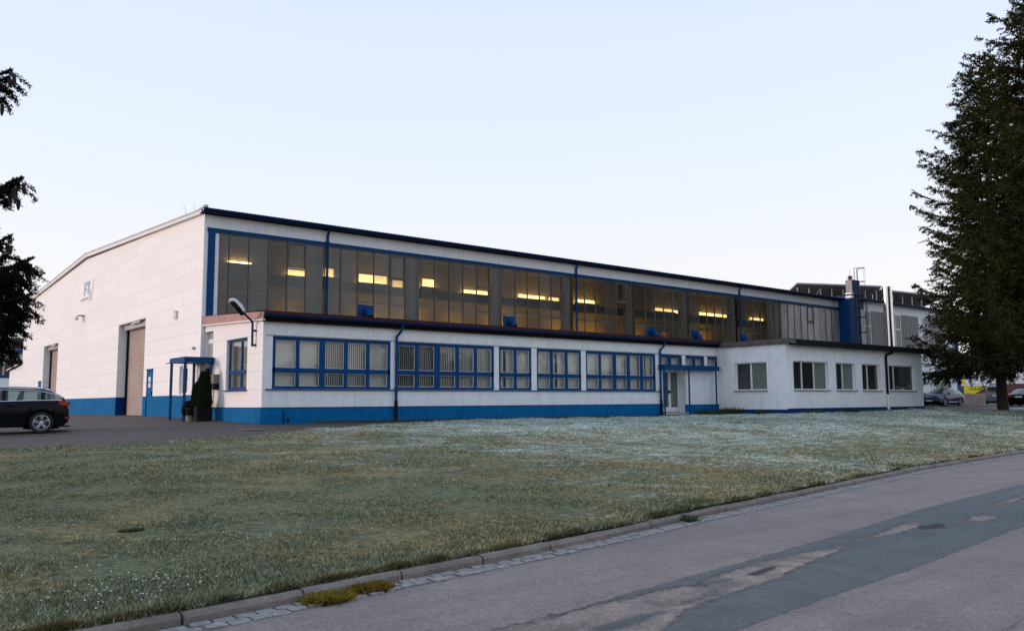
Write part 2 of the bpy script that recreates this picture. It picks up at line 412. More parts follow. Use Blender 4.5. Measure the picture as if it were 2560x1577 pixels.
def road_mat():
    m, n, b, o = nodes_of('worn_road_asphalt'); g = G(n); p = g.pos(); b.inputs['Roughness'].default_value = .85; b.inputs['Specular IOR Level'].default_value = .3
    at = lambda k: (lambda q: (setattr(q, 'attribute_name', k), q.outputs['Fac'])[1])(n.nodes.new('ShaderNodeAttribute'))
    n1 = g.noise(p, 1.1, 6, .6); n2 = g.noise(p, 9, 6, .7); n3 = g.noise(p, 24, 5, .88); n4 = g.noise(p, 75, 3, .8); lo = g.noise(p, 2.6, 5, .65)
    def mask(k, amp, soft):
        v = g.math('ADD', at(k), g.math('MULTIPLY_ADD', n2, amp, -amp*.5)); v = g.math('ADD', v, g.math('MULTIPLY_ADD', n3, amp*.5, -amp*.25))
        return g.math('SMOOTHSTEP', v, -soft, soft) if False else g.ramp(g.math('MULTIPLY_ADD', v, .5/soft, .5), 0, 1), v
    base = g.mix(g.ramp(n1, .3, .7), (.215, .186, .170), (.275, .240, .222))
    trk = g.noise(g.mapping(p, (.12, 2.4, 1)), 1.2, 5, .6)
    base = g.mix(g.math('MULTIPLY', g.ramp(trk, .45, .75), .6), base, (.168, .149, .137))
    old = g.mix(g.ramp(lo, .3, .7), (.092, .110, .113), (.135, .152, .153))
    worn = g.mix(g.ramp(lo, .35, .68), (.17, .146, .132), (.40, .335, .29))
    mo, vo = mask('old', .085, .012); mw, vw = mask('worn', .26, .02); mh, vh = mask('hole', .06, .015); mf, vf = mask('fill', .16, .04)
    v = g.mix(mo, base, old); v = g.mix(g.math('MULTIPLY', mw, .9), v, worn); v = g.mix(mf, v, (.10, .108, .11)); v = g.mix(mh, v, (.052, .050, .052))
    # broken dark rims where the old strip and the worn holes meet the sound surface
    for vv, wd, am in ((vo, .03, .5), (vw, .045, .85)):
        rim = g.math('SUBTRACT', 1.0, g.math('MINIMUM', 1.0, g.math('MULTIPLY', g.math('ABSOLUTE', vv), 1/wd)))
        v = g.mix(g.math('MULTIPLY', g.math('MULTIPLY', rim, g.ramp(lo, .36, .52)), am), v, (.05, .046, .045))
    # hair cracks
    vr = n.nodes.new('ShaderNodeTexVoronoi'); vr.feature = 'DISTANCE_TO_EDGE'; vr.inputs['Scale'].default_value = .55
    wp = g.mix(.12, p, n.nodes.new('ShaderNodeTexNoise').outputs['Color']) if False else p
    ad = n.nodes.new('ShaderNodeVectorMath'); ad.operation = 'ADD'; nz = n.nodes.new('ShaderNodeTexNoise'); nz.inputs['Scale'].default_value = 2.5; nz.inputs['Detail'].default_value = 5
    g.L(p, nz.inputs['Vector']); sc = n.nodes.new('ShaderNodeVectorMath'); sc.operation = 'SCALE'; sc.inputs['Scale'].default_value = .45; g.L(nz.outputs['Color'], sc.inputs[0])
    g.L(p, ad.inputs[0]); g.L(sc.outputs[0], ad.inputs[1]); g.L(ad.outputs[0], vr.inputs['Vector'])
    ck = g.math('MULTIPLY', g.math('LESS_THAN', vr.outputs['Distance'], .0045), g.ramp(g.noise(p, .5, 3), .56, .64))
    v = g.mix(g.math('MULTIPLY', ck, .4), v, (.045, .042, .042))
    v = g.mix(g.math('MULTIPLY', g.ramp(n3, .40, .66), .75), v, g.mix(1., v, (.45, .45, .45), 'MULTIPLY'))
    v = g.mix(g.math('MULTIPLY', g.ramp(n4, .52, .66), .8), v, g.mix(1., v, (1.9, 1.85, 1.8), 'MULTIPLY'))
    g.L(v, b.inputs['Base Color'])
    h = g.math('ADD', g.math('MULTIPLY', n3, .8), g.math('MULTIPLY', n4, .5)); h = g.math('ADD', h, g.math('MULTIPLY', mw, g.math('MULTIPLY', n2, 2.2)))
    h = g.math('SUBTRACT', h, g.math('MULTIPLY', mw, 1.1)); h = g.math('SUBTRACT', h, g.math('MULTIPLY', mo, .35))
    g.bump(h, b, .8, .016)
    return m
MT['road'] = road_mat()

xs = np.r_[np.linspace(-700, -90, 14), np.arange(-80, 150, 2.), np.linspace(160, 900, 16)]
ys = np.r_[np.linspace(-700, -70, 12), np.arange(-60, 140, 2.), np.linspace(150, 1000, 18)]
X, Y = np.meshgrid(xs, ys)
Zg = gz(X.ravel(), Y.ravel()).reshape(X.shape)
road_side = (Y < np.interp(X, KX, KY)+.6)
Zg = np.where(road_side, np.minimum(Zg, -1.13), Zg-.0)
Zg = np.where(Y < np.interp(X, KX, KY)+2.6, np.minimum(Zg, -1.13), Zg)
struct(gridmesh('ground', X, Y, Zg, 'yard'))

# lawn material (shared by turf and blades): green / straw moss / frost by place
def lawn_mat(name, blades):
    m, n, b, o = nodes_of(name); g = G(n); p = g.pos(); b.inputs['Roughness'].default_value = .9
    b.inputs['Specular IOR Level'].default_value = .2
    x, y, z = g.sep(p)
    big = g.noise(p, .22, 4, .6); mid = g.noise(p, 1.3, 5, .65); fine = g.noise(p, 9., 4, .7)
    green = g.mix(g.ramp(fine, .3, .68), (.075, .098, .048), (.26, .28, .172))
    straw = g.mix(g.ramp(fine, .32, .7), (.175, .14, .05), (.45, .36, .175))
    strk = g.noise(g.mapping(p, (.5, 3.2, 1)), 2.4, 5, .7)
    frost = g.mix(g.ramp(g.math('ADD', fine, g.math('MULTIPLY_ADD', strk, .9, -.45)), .33, .68), (.24, .30, .265), (.72, .84, .82))
    # frost lies thick in the middle and right of the lawn, thin by the yard and the near left
    fx = g.math('MULTIPLY_ADD', x, .04, .36)
    fy = g.math('MULTIPLY_ADD', y, .024, .42)
    fm = g.math('ADD', g.math('MINIMUM', fx, .62), g.math('MULTIPLY', g.math('MINIMUM', fy, .35), .8))
    fm = g.math('ADD', fm, g.math('MULTIPLY_ADD', big, 1.3, -.65))
    fm = g.math('ADD', fm, g.math('MULTIPLY_ADD', mid, 1.2, -.6))
    fm = g.math('ADD', fm, g.math('MULTIPLY_ADD', strk, 1.1, -.55)); fm = g.math('ADD', fm, g.math('MULTIPLY_ADD', fine, .9, -.45))
    v = g.mix(g.math('MULTIPLY', g.ramp(g.math('ADD', g.noise(g.mapping(p, (1, 1, 1)), .55, 5, .65), g.math('MULTIPLY_ADD', fine, .3, -.15)), .47, .66), .74), green, straw)
    v = g.mix(g.math('MULTIPLY', g.ramp(fm, .36, 1.05), .92), v, frost)
    # greener uncut strip by the building
    if blades:
        at = n.nodes.new('ShaderNodeAttribute'); at.attribute_name = 'rnd'
        r = at.outputs['Fac']
        v = g.mix(.95, v, g.mix(r, (.35, .35, .32), (1.75, 1.75, 1.68)), 'MULTIPLY')
        v = g.mix(g.math('MULTIPLY', g.math('GREATER_THAN', r, .86), .42), v, (.50, .55, .52))
    else:
        v = g.mix(g.ramp(fine, .3, .62), tuple([.35]*3), tuple([.85]*3), 'MIX') if False else g.mix(1.0, v, g.ramp(g.noise(p, 30., 3, .7), .3, .7, (.38, .38, .36, 1), (1.15, 1.15, 1.1, 1)), 'MULTIPLY')
        g.bump(g.math('ADD', fine, g.noise(p, 40., 3, .7)), b, .8, .04)
    g.L(v, b.inputs['Base Color'])
    return m
MT['lawn'] = lawn_mat('frosty_turf', False); MT['blades'] = lawn_mat('grass_blades', True)
EX = [-80, -8.2, -5.6, -3.2, -.5, 3.5, 7, 9, 25.0, 25.3, 39.5, 41, 47, 53, 60, 75, 100, 130]
EY = [-11.4, -10.3, -10.7, -10.3, -9.3, -7.7, -6.75, -6.35, -6.3, -10.15, -10.15, -9.2, -7.5, -7.2, -7.4, -6.5, -4.5, -3.0]
def ye(x): return np.interp(x, EX, EY)
lx = np.r_[np.arange(-80, -14, 2.), np.arange(-14, 26, .25), np.arange(26, 60, .5), np.arange(60, 131, 3.)]
tt = np.linspace(0, 1, 60)
LX = np.repeat(lx[None], 60, 0)
wig = np.interp(lx, np.arange(-80, 140, .6), rng.normal(0, .13, len(np.arange(-80, 140, .6))))
LY = (yk(lx)+.1)[None]*(1-tt[:, None]) + (ye(lx)+wig)[None]*tt[:, None]
LZ = gz(LX.ravel(), LY.ravel()).reshape(LX.shape)
bumpz = .012*np.sin(LX*1.7+LY*.6)+.012*np.sin(LX*.5-LY*1.3)
edge = np.minimum(1, np.minimum(tt, 1-tt)*12)[:, None]
LZ = np.maximum(LZ, -1.0) + .03*edge + bumpz*edge + .004
lawn_o = struct(gridmesh('lawn', LX, LY, LZ, 'lawn'))
def lawnz(x, y): return np.maximum(gz(x, y), -1.0)+.03+.012*np.sin(x*1.7+y*.6)+.012*np.sin(x*.5-y*1.3)

# road sheet, gutter setts, kerb
OLD = [(-7.32, -28.18), (-5.69, -27.94), (-4.55, -27.83), (-1.52, -27.5), (1.43, -27.07), (6.6, -26.63), (18, -25.6), (18, -27.2), (.75, -28.67), (-2.95, -29.0), (-4.94, -29.12), (-6.12, -29.22), (-9, -29.4), (-9, -28.4)]
WORN = [[(-6.06, -28.04), (-5.24, -28.03), (-5.06, -28.2), (-4.97, -28.06), (-4.62, -27.98), (-3.72, -27.86), (-2.87, -27.86), (-2.3, -27.93), (-2.6, -28.06), (-3.2, -28.15), (-3.9, -28.3), (-4.3, -28.42), (-5.2, -28.5), (-5.8, -28.6), (-6.15, -28.75), (-6.6, -28.95), (-8.2, -28.8), (-8.2, -28.2), (-7.3, -28.1)],
        [(-1.96, -27.85), (-1.08, -27.9), (-.3, -27.84), (.1, -27.68), (.2, -27.55), (-.3, -27.58), (-.8, -27.68)],
        [(.83, -27.93), (1.2, -27.86), (1.49, -27.93), (1.44, -28.15), (.79, -28.14)], [(2.4, -27.55), (3.4, -27.45), (4.6, -27.3), (4.6, -27.42), (3.3, -27.62)]]
HOLE = [[(-.42, -27.86), (-.2, -27.8), (.0, -27.82), (.26, -27.84), (.12, -27.98), (-.02, -28.02), (-.1, -28.1), (-.3, -28.03), (-.5, -27.98)],
        [(-4.35, -28.1), (-4.0, -28.04), (-3.7, -28.03), (-3.9, -28.12), (-4.3, -28.2)]]
FILL = [[(-5.75, -28.42), (-5.3, -28.36), (-5.05, -28.3), (-5.2, -28.44), (-5.6, -28.5)], [(-5.1, -28.13), (-4.8, -28.08), (-4.5, -28.1), (-4.75, -28.2)], [(-6.8, -28.5), (-6.2, -28.42), (-5.9, -28.5), (-6.3, -28.62), (-6.9, -28.66)]]
def sdist(P, poly):
    poly = np.array(poly, float); d = np.full(len(P), 1e9); ins = np.zeros(len(P), bool)
    for a, b_ in zip(poly, np.roll(poly, -1, 0)):
        e_ = b_-a; t = np.clip(((P-a)@e_)/(e_@e_), 0, 1); d = np.minimum(d, np.linalg.norm(P-a-t[:, None]*e_, axis=1))
        c = ((a[1] > P[:, 1]) != (b_[1] > P[:, 1])) & (P[:, 0] < (b_[0]-a[0])*(P[:, 1]-a[1])/(b_[1]-a[1]+1e-12)+a[0]); ins ^= c
    return np.where(ins, d, -d)
rx = np.r_[np.arange(-120, -20, 5.), np.arange(-20, -10, .25), np.arange(-10, 3, .05), np.arange(3, 20, .12), np.arange(20, 30, .5), np.arange(30, 205, 5.)]
off = np.r_[0.0, .3, .6, np.arange(.9, 3.8, .05), 4.0, 5, 6, 7.2, 8.4, 9.6]
RX = np.repeat(rx[None], len(off), 0); RY = yk(rx)[None]-off[:, None]
PP = np.stack([RX.ravel(), RY.ravel()], -1)
so_old = np.clip(sdist(PP, OLD), -.6, .6); so_w = np.clip(np.max([sdist(PP, q) for q in WORN], 0), -.6, .6)
so_h = np.clip(np.max([sdist(PP, q) for q in HOLE], 0), -.6, .6); so_f = np.clip(np.max([sdist(PP, q) for q in FILL], 0), -.6, .6)
RZ_ = -1.06-.002*(yk(RX.ravel())-RY.ravel())
sst = lambda v: np.clip(v/.08, 0, 1)
RZ_ = RZ_+.010*sst(so_w+.02)*0-.012*sst(so_w)-.014*sst(so_h)+.006*sst(so_f)+rng.normal(0, .0012, len(RZ_))*(np.abs(so_w) < .5)
road_o = gridmesh('road', RX, RY, RZ_.reshape(RX.shape), 'road')
for nm_, a_ in (('old', so_old), ('worn', so_w), ('hole', so_h), ('fill', so_f)):
    at_ = road_o.data.attributes.new(nm_, 'FLOAT', 'POINT'); at_.data.foreach_set('value', a_.astype(np.float32))
struct(road_o)
kb = MB(); x = -60.
while x < 110:
    x1 = x+1.0; n = 3
    jit = random.uniform(-.012, .012); tilt = random.uniform(-.006, .006)
    for k in range(n):
        a, b_ = x+.012+(x1-x-.02)*k/n, x+.012+(x1-x-.02)*(k+1)/n
        ya, yb = float(yk(a))+jit, float(yk(b_))+jit
        kb.v += []
        i = len(kb.v); zt = -.972+tilt
        prof = lambda xx, yy: [(xx, yy, -1.2), (xx, yy, zt-.03), (xx, yy+.025, zt), (xx, yy+.13, zt), (xx, yy+.13, -1.2)]
        kb.v += prof(a, ya)+prof(b_, yb)
        for q in range(4): kb.f.append((i+q, i+5+q, i+6+q, i+1+q))
        if k == 0: kb.f.append(tuple(i+q for q in range(5)))
        if k == n-1: kb.f.append(tuple(i+5+q for q in reversed(range(5))))
    x = x1
struct(kb.build('kerb', 'kerb'))
sb = MB(); x = -40.
while x < 60:
    L_ = random.uniform(.14, .2)
    for row in range(2):
        o0 = .01+row*.125; o1 = o0+random.uniform(.085, .118); xo = x+row*.07+random.uniform(-.015, .015)
        zt = -1.045+random.uniform(-.006, .006)
        y0, y1 = float(yk(xo))-o0, float(yk(xo+L_))-o0
        sb.prism([(xo+.01, y0, zt), (xo+L_-.012, y1, zt), (xo+L_-.012+random.uniform(-.01, .01), y1-(o1-o0), zt-.004), (xo+.01, y0-(o1-o0), zt-.004)], (0, 0, -.08))
    x += L_
struct(sb.build('gutter_setts', 'stone'))
# soil strip along the wing foot
# grass blades
def blades():
    N = 2000000
    d = 5.5*np.exp(rng.random(N)*math.log(62/5.5)); ang = rng.uniform(-.62, .62, N)
    fwx, fwy = fw.x/math.hypot(fw.x, fw.y), fw.y/math.hypot(fw.x, fw.y)
    px = CAM[0]+d*(fwx*np.cos(ang)+fwy*np.sin(ang)); py = CAM[1]+d*(fwy*np.cos(ang)-fwx*np.sin(ang))
    wv = np.interp(px, lx, wig)
    clump = np.sin(px*2.3+1.3*np.sin(py*1.9))*np.sin(py*2.7+1.1*np.sin(px*2.1))
    ok = (py > yk(px)+.10) & (py < ye(px)+wv+.05) & (rng.random(N) < .82+.18*clump)
    px, py, d, clump = px[ok], py[ok], d[ok], clump[ok]; n = len(px)
    pz = lawnz(px, py)-.01
    de = np.minimum(py-yk(px)-.1, 1)
    edge_ = (de < .22) | (ye(px)-py < .2)
    h = rng.uniform(.010, .034, n)*(1+.5*clump)*np.where(edge_, 1.5, 1)*(1+d*.012)
    wd = (.0016+.0005*d)*rng.uniform(.7, 1.4, n)
    th = rng.uniform(0, 2*np.pi, n); ln = rng.uniform(.2, 1.3, n)*h; la = rng.uniform(0, 2*np.pi, n)
    b = np.c_[px, py, pz]; s = np.c_[np.cos(th)*wd, np.sin(th)*wd, np.zeros(n)]
    t = b+np.c_[np.cos(la)*ln, np.sin(la)*ln, h]
    V = np.stack([b-s, b+s, t], 1).reshape(-1, 3); F = np.arange(3*n).reshape(n, 3)
    o = npmesh('grass', V, F, 'blades', attr=np.repeat(rng.random(n), 3))
    struct(o, 'stuff', 'short frosty lawn grass between the building and the kerb'); o['category'] = 'grass'
blades()
# daisies scattered in the near lawn
dv, df = [], []
for cx_, cy_, n_, sg in ((-9.1, -25.6, 45, .35), (-8.9, -24.9, 18, .5), (-7.8, -24.2, 26, .4), (-9.3, -26.0, 22, .25), (-6.9, -24.6, 14, .5), (-8.5, -23.0, 12, .9), (-4.5, -23.5, 12, 1.2), (-9.4, -22.5, 14, .6)):
    for _ in range(n_):
        x_, y_ = rng.normal(cx_, sg), rng.normal(cy_, sg*.6)
        if y_ < yk(x_)+.2: continue
        z_ = float(lawnz(x_, y_)[0])+rng.uniform(.025, .05); r_ = rng.uniform(.006, .011); i = len(dv)
        dv.append((x_, y_, z_+.004))
        for k in range(8):
            a = k*math.pi/4; q = r_*(1 if k % 2 else .75)
            dv.append((x_+q*math.cos(a), y_+q*math.sin(a), z_))
        for k in range(8): df.append((i, i+1+k, i+1+(k+1) % 8))
struct(npmesh('daisies', dv, df, 'daisy'), 'stuff', 'tiny white daisies dotted over the near left lawn')['category'] = 'flowers'

# ------------------------------------------------------------------ hall (long glazed factory hall)
hall = thing('factory_hall', 'long white factory hall with blue trim, high grey glazing and two roller doors', 'factory hall', (0, 0, 0))
GY, HX, EZ, RZ = 39.9, 49.3, 8.1, 9.02
gb = MB()
rd = [(7.6, 12.3, -1, 4.54), (26.99, 31.65, -1, 4.53)]
small_holes = [(6.1, 7.1, -1, 2.12), (32.0, 33.1, -1, 2.18), (1.42, 2.45, .92, 2.1)]
wall(gb, 'x', 0, .55, 0, GY, -.4, EZ, rd+small_holes)
gb.prism([(0, 0, EZ), (0, GY/2, RZ), (0, GY, EZ)], (.55, 0, 0))
gb.build('gable_wall', 'gable', hall)
pl = MB()
for a, b_ in ((.0, 1e-9), (0.0, 6.1), (7.1, 7.6), (12.3, 26.99), (31.65, 32.0), (33.1, 39.9), (39.9, 45.6)):
    if b_-a > .1: pl.box(-.02, -.002, a, b_, -.4, .9)
pl.build('plinth', 'blue_light', hall)
jr = MB()
for y in (12.3, 31.65):
    jr = MB(); jr.box(.0, .54, y-.003, y-.006, -.4, .9); jr.build('door_jamb_plinth', 'blue_deep', hall)
for (y0, y1, z0, z1) in rd:
    sh = MB(); z = -.1
    while z < z1-.02:
        zz = min(z+.095, z1)
        sh.quad((.50, y0, z), (.50, y1, z), (.475, y1, z+.03), (.475, y0, z+.03)); sh.quad((.475, y0, z+.03), (.475, y1, z+.03), (.475, y1, zz-.02), (.475, y0, zz-.02))
        sh.quad((.475, y0, zz-.02), (.475, y1, zz-.02), (.5, y1, zz), (.5, y0, zz)); z = zz
    rdo = sh.build('roller_door', 'shutter', hall)
    for ya_, yb_ in ((y1-.13, y1-.004), (y0+.004, y0+.1)):
        g_ = MB(); g_.box(.40, .52, ya_, yb_, -.1, z1-.01); g_.build('guide_rail', 'black', rdo)
    g_ = MB(); g_.box(.22, .47, y0+.1, y1-.13, z1-.28, z1-.02); g_.build('shutter_box', 'grey', rdo)
    g_ = MB(); g_.box(.06, .2, y0+1.3, y0+2.7, z1-.09, z1-.01); g_.build('door_lamp', 'lampwhite', rdo)
for (y0, y1, zt) in ((6.1, 7.1, 2.12), (32.0, 33.1, 2.18)):
    d = MB(); d.box(.02, .06, y0+.05, y1-.05, -.05, zt-.05); door = d.build('side_door', MT['blue_light'], hall)
    d = MB(); d.box(0, .07, y0, y0+.05, -.05, zt); d.box(0, .07, y1-.05, y1, -.05, zt); d.box(-.03, .07, y0, y1, zt-.05, zt+.02); d.build('door_frame', 'blue', door)
    d = MB(); d.box(-.02, .02, y0+.12, y0+.16, .95, 1.1); d.build('handle', 'black', door)
    d = MB(); d.box(.008, .019, y0+.42, y0+.72, 1.55, 1.78); d.box(.008, .019, y0+.42, y0+.72, 1.3, 1.5); d.build('door_notice', 'paper', door)
# small window beside the canopy
d = MB(); frame(d, 'x', .1, .06, 1.42, 2.45, .92, 2.1, .1); wn = d.build('window', 'white', hall)
d = MB(); d.box(.125, .135, 1.5, 2.4, 1.0, 2.02); d.build('glass', 'glassdark', wn)
d = MB(); d.box(-.07, .1, 1.36, 2.5, .88, .915); d.build('sill', 'white', wn)
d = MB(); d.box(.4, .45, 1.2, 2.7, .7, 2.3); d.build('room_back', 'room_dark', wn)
# facade
fc = MB()
GT, GB_ = 7.5, 3.93
wall(fc, 'y', 0, .3, 0.56, HX, -.4, EZ, [(.6, HX-.2, GB_, GT)])
fc.box(.0, .3, -.001, .3, GB_, GT) if False else None
fc.build('facade_wall', 'wall', hall)
d = MB(); d.box(-.0, .56, -.003, -.001, -.3, EZ); d.build('corner_face', 'wall', hall)
# rest of the envelope
d = MB(); d.box(HX, HX+.3, .0, GY, -.3, EZ); d.prism([(HX, 0, EZ), (HX, GY/2, RZ), (HX, GY, EZ)], (.3, 0, 0)); d.box(.55, HX, GY-.3, GY, -.3, EZ); d.build('rear_wall', 'wall', hall)
rf = MB()
rf.prism([(-.12, -.42, EZ+.16), (-.12, GY/2, RZ+.3), (-.12, GY+.45, EZ+.16), (-.12, GY+.45, EZ+.04), (-.12, GY/2, RZ+.16), (-.12, -.42, EZ+.04)], (HX+.5, 0, 0))
roof = rf.build('roof', 'roof', hall)
vb = MB()
vb.prism([(-.15, -.40, EZ+.13), (-.15, GY/2, RZ+.25), (-.15, GY+.45, EZ+.13), (-.15, GY+.45, EZ-.0), (-.15, GY/2, RZ+.08), (-.15, .2, EZ-.0), (-.15, -.35, EZ+.04)], (.147, 0, 0))
vb.build('verge_board', 'white', roof)
vb = MB(); vb.prism([(-.17, -.45, EZ+.25), (-.17, .5, EZ+.2), (-.17, GY/2, RZ+.32), (-.17, GY+.5, EZ+.19), (-.17, GY+.5, EZ+.132), (-.17, GY/2, RZ+.252), (-.17, .5, EZ+.135), (-.17, -.45, EZ+.16)], (.15, 0, 0))
vb.build('verge_cap', 'grey', roof)
def gutter(name, x0, x1, y, z, r, parent, mat='navy'):
    g_ = MB(); pr_ = []
    n = 10
    o_ = [(y+r*math.cos(math.pi+math.pi*k/n), z+r*math.sin(math.pi+math.pi*k/n)) for k in range(n+1)]
    i_ = [(y+(r-.012)*math.cos(math.pi+math.pi*k/n), z+(r-.012)*math.sin(math.pi+math.pi*k/n)) for k in reversed(range(n+1))]
    g_.prism([(x0, a, b_) for a, b_ in o_+i_], (x1-x0, 0, 0))
    # rolled front bead
    g_.tube([(x0, y-r, z), (x1, y-r, z)], .018, 6)
    return g_.build(name, mat, parent, smooth=True)
gutter('gutter', -.2, HX+.2, -.33, EZ+.12, .14, hall)
d = MB(); d.box(-.2, HX+.2, -.19, -.004, EZ-.03, EZ+.0); d.box(-.2, HX+.2, -.205, -.195, EZ-.03, EZ+.1); d.build('soffit', 'soffit', hall)
for px in (5.33, 20.33, 35.3):
    d = MB(); d.tube([(px, -.3, EZ+.06), (px, -.2, EZ-.1), (px, -.08, EZ-.28), (px, -.08, 4.0)], .058, 10)
    for z in (7.55, 6.0, 4.6): d.box(px-.07, px+.07, -.15, -.005, z, z+.03)
    d.build('downpipe', 'blue', hall, smooth=True)
d = MB(); d.box(.12, HX-.1, -.06, .02, GT-.02, GT+.05); d.box(.12, HX-.1, -.05, -.0035, GT-.10, GT-.02); d.build('glazing_head_trim', 'blue', hall)
d = MB(); d.box(.16, .44, -.045, -.0035, GB_, GT-.1); d.build('glazing_edge_trim', 'blue', hall)
d = MB(); d.box(.12, HX-.1, -.07, .05, GB_-.08, GB_+.04); d.build('glazing_sill', 'blue', hall)
PW = 5/6
fans = {1: 2, 3: 0, 5: 1, 6: 0, 7: 0, 8: 1}
for b in range(10):
    x0 = .195+5*b; x1 = min(x0+5, HX-.15)
    mu = MB(); gl = MB(); vents = []
    n = 6
    xs_ = [x0+PW*k for k in range(n+1) if x0+PW*k <= x1+.01]
    if b == 0: xs_[0] = .42
    for k, x in enumerate(xs_):
        if k and k < len(xs_)-1: mu.box(x-.017, x+.017, -.025, .06, GB_+.04, GT-.1)
    mu.box(xs_[0], xs_[-1], -.01, .05, GT-.15, GT-.1); mu.box(xs_[0], xs_[-1], -.01, .05, GB_+.04, GB_+.09)
    wf = mu.build('glazing_bay', 'mullion', hall)
    for k in range(len(xs_)-1):
        a, c_ = xs_[k]+.022, xs_[k+1]-.022
        zb = GB_+.09
        if fans.get(b) == k:
            zb = 4.93
        tilt = random.uniform(-.004, .004); t2 = random.uniform(-.006, .006)
        gl.quad((a, .02+tilt, zb), (c_, .02-tilt, zb), (c_, .02-tilt+t2, GT-.15), (a, .02+tilt+t2, GT-.15))
    go_ = gl.build('glass', 'hallglass_pale' if b in (8, 9) else 'hallglass_grey' if b < 2 else 'hallglass', wf)
    ra = go_.data.attributes.new('rnd', 'FLOAT', 'POINT'); pr_r = np.random.default_rng(40+b).random(len(gl.f)); ra.data.foreach_set('value', np.repeat(pr_r, 4).astype(np.float32))
    # tilting vent in the fifth pane
    if len(xs_) > 5:
        a, c_ = xs_[4]+.02, xs_[5]-.02
        v_ = MB(); frame(v_, 'y', -.055, .05, a, c_, 6.27, GT-.16, .04); v_.box(a-.01, c_+.01, -.06, .0, 6.19, 6.25); v_.build('tilt_vent', 'mullion', wf)
    if b in fans and fans[b] < len(xs_)-1:
        k = fans[b]; a, c_ = xs_[k]+.03, xs_[k+1]-.03
        v_ = MB(); v_.box(a, c_, -.03, .03, GB_+.05, 4.93); fp = v_.build('vent_fan_panel', 'blue', wf)
        v_ = MB(); m_ = (a+c_)/2
        v_.tube([(m_, -.02, 4.62), (m_, -.22, 4.62), (m_, -.36, 4.52), (m_, -.42, 4.36)], .17, 12); v_.build('exhaust_elbow', 'blue', fp, smooth=True)
# black end strip where the first block stops
d = MB(); d.box(HX-.9, HX-.02, -.02, .04, GB_, GT-.1); d.build('glazing_end_panel', 'black', hall)
# interior: columns, crane beam, backing wall and emitters added for the warm glow
for b in range(1, 11):
    x = .195+5*b
    if x > HX: x = HX-.3
    d = MB(); d.box(x-.52, x-.19, .12, .55, 0, 8.0); d.build('column', 'column', hall)
    d = MB(); d.box(x-.15, x-.02, .06, .4, 3.9, 7.5); d.build('column_web', 'black', hall)
d = MB(); d.box(.6, HX-.05, .75, 1.05, 5.62, 6.0); d.box(.6, HX-.05, .66, 1.14, 5.60, 5.64); d.build('crane_beam', 'room_dark', hall)
d = MB(); d.box(.6, HX-.05, .8, .9, 5.1, 5.2); d.build('cable_tray', 'grey', hall)
d = MB(); d.box(.6, HX-.05, 4.2, 4.4, 0, 8.3); d.build('glow_backing_wall', 'tan', hall)  # added backing screen that catches the emitters' glow
d = MB(); d.box(.6, HX-.05, .3, 4.3, 8.02, 8.05); d.build('inner_ceiling', 'room_dark', hall)
d = MB(); d.box(.56, HX, .3, 4.3, -.1, -.02); d.build('inner_floor', 'concrete', hall)
ly_ = 4.06; sh_ = lambda q: q+ly_*(q+11.05)/32.9
for xa, xb, zl, st_ in ((1.0, 1.95, 6.95, .5), (3.55, 4.4, 6.5, 1.1), (4.5, 4.8, 6.6, 1.3), (5.3, 5.75, 6.6, 1.3), (6.95, 8.45, 6.5, 1.2), (8.7, 9.3, 6.4, .5), (10.35, 11.1, 6.6, 1.3), (12.7, 14.3, 6.45, 1.0), (14.4, 14.8, 6.5, .8), (16.3, 18.2, 6.5, 1.2), (18.4, 19.2, 6.5, .8), (20.4, 22.0, 6.55, 1.0), (27.0, 28.6, 6.5, .7), (28.7, 29.3, 6.45, 1.1), (31.2, 34.4, 6.5, 1.0), (36.6, 38.2, 6.5, .6)):
    d = MB(); d.box(sh_(xa), sh_(xb), ly_, ly_+.06, zl, zl+.05); lo_ = d.build('glow_emitter', EMITTERS[min(2, int(st_*2))], hall)  # added emitter, throws glow up the backing wall
    d = MB(); d.box(sh_(xa)-.2, sh_(xb)+.2, ly_-.04, 4.19, zl-.06, zl-.01)
    if zl < 6.9: d.box(sh_(xa)-.2, sh_(xb)+.2, ly_-.045, ly_-.02, zl-.06, zl+.12)
    d.build('emitter_shield', 'mullion', lo_)  # added shield, hides the emitter and cuts off its light below
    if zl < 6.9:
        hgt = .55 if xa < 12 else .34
        d = MB(); d.box(sh_(xa)+.05, sh_(xb)-.02, 4.185, 4.195, zl+.0, zl+hgt); d.build('glow_panel', GLOWP[min(2, int(st_*2))], lo_)  # glowing panel added in place of a far-side window
for xa, xl in ((5.2, .8), (9.0, 1.6), (11.2, 1.8), (14.6, 1.0), (17.3, 2.2), (22.0, 1.4), (24.5, 1.8), (29, 1.2), (36, 1.4), (41, 1.)):  # emitters added low down for a gold glow under the beam
    d = MB(); d.box(xa, xa+xl, 3.3, 3.4, 4.55, 4.62); d.build('glow_emitter', 'glow_emitter_low', hall)
# rear lean-to, flush with the gable
d = MB(); d.prism([(0, GY, -.4), (0, GY, 3.62), (0, 45.6, 3.3), (0, 45.6, -.4)], (HX, 0, 0)); d.build('lean_to_wall', 'gable', hall)
d = MB(); d.prism([(-.2, GY-.001, 3.95), (-.2, 45.9, 3.5), (-.2, 45.9, 3.4), (-.2, GY-.001, 3.72)], (HX, 0, 0)); d.build('lean_to_roof', 'rust_tile', hall)
d = MB(); d.prism([(-.23, GY, 3.74), (-.23, 45.9, 3.41), (-.23, 45.9, 3.33), (-.23, GY, 3.64)], (.03, 0, 0)); d.build('lean_to_verge', 'white', hall)
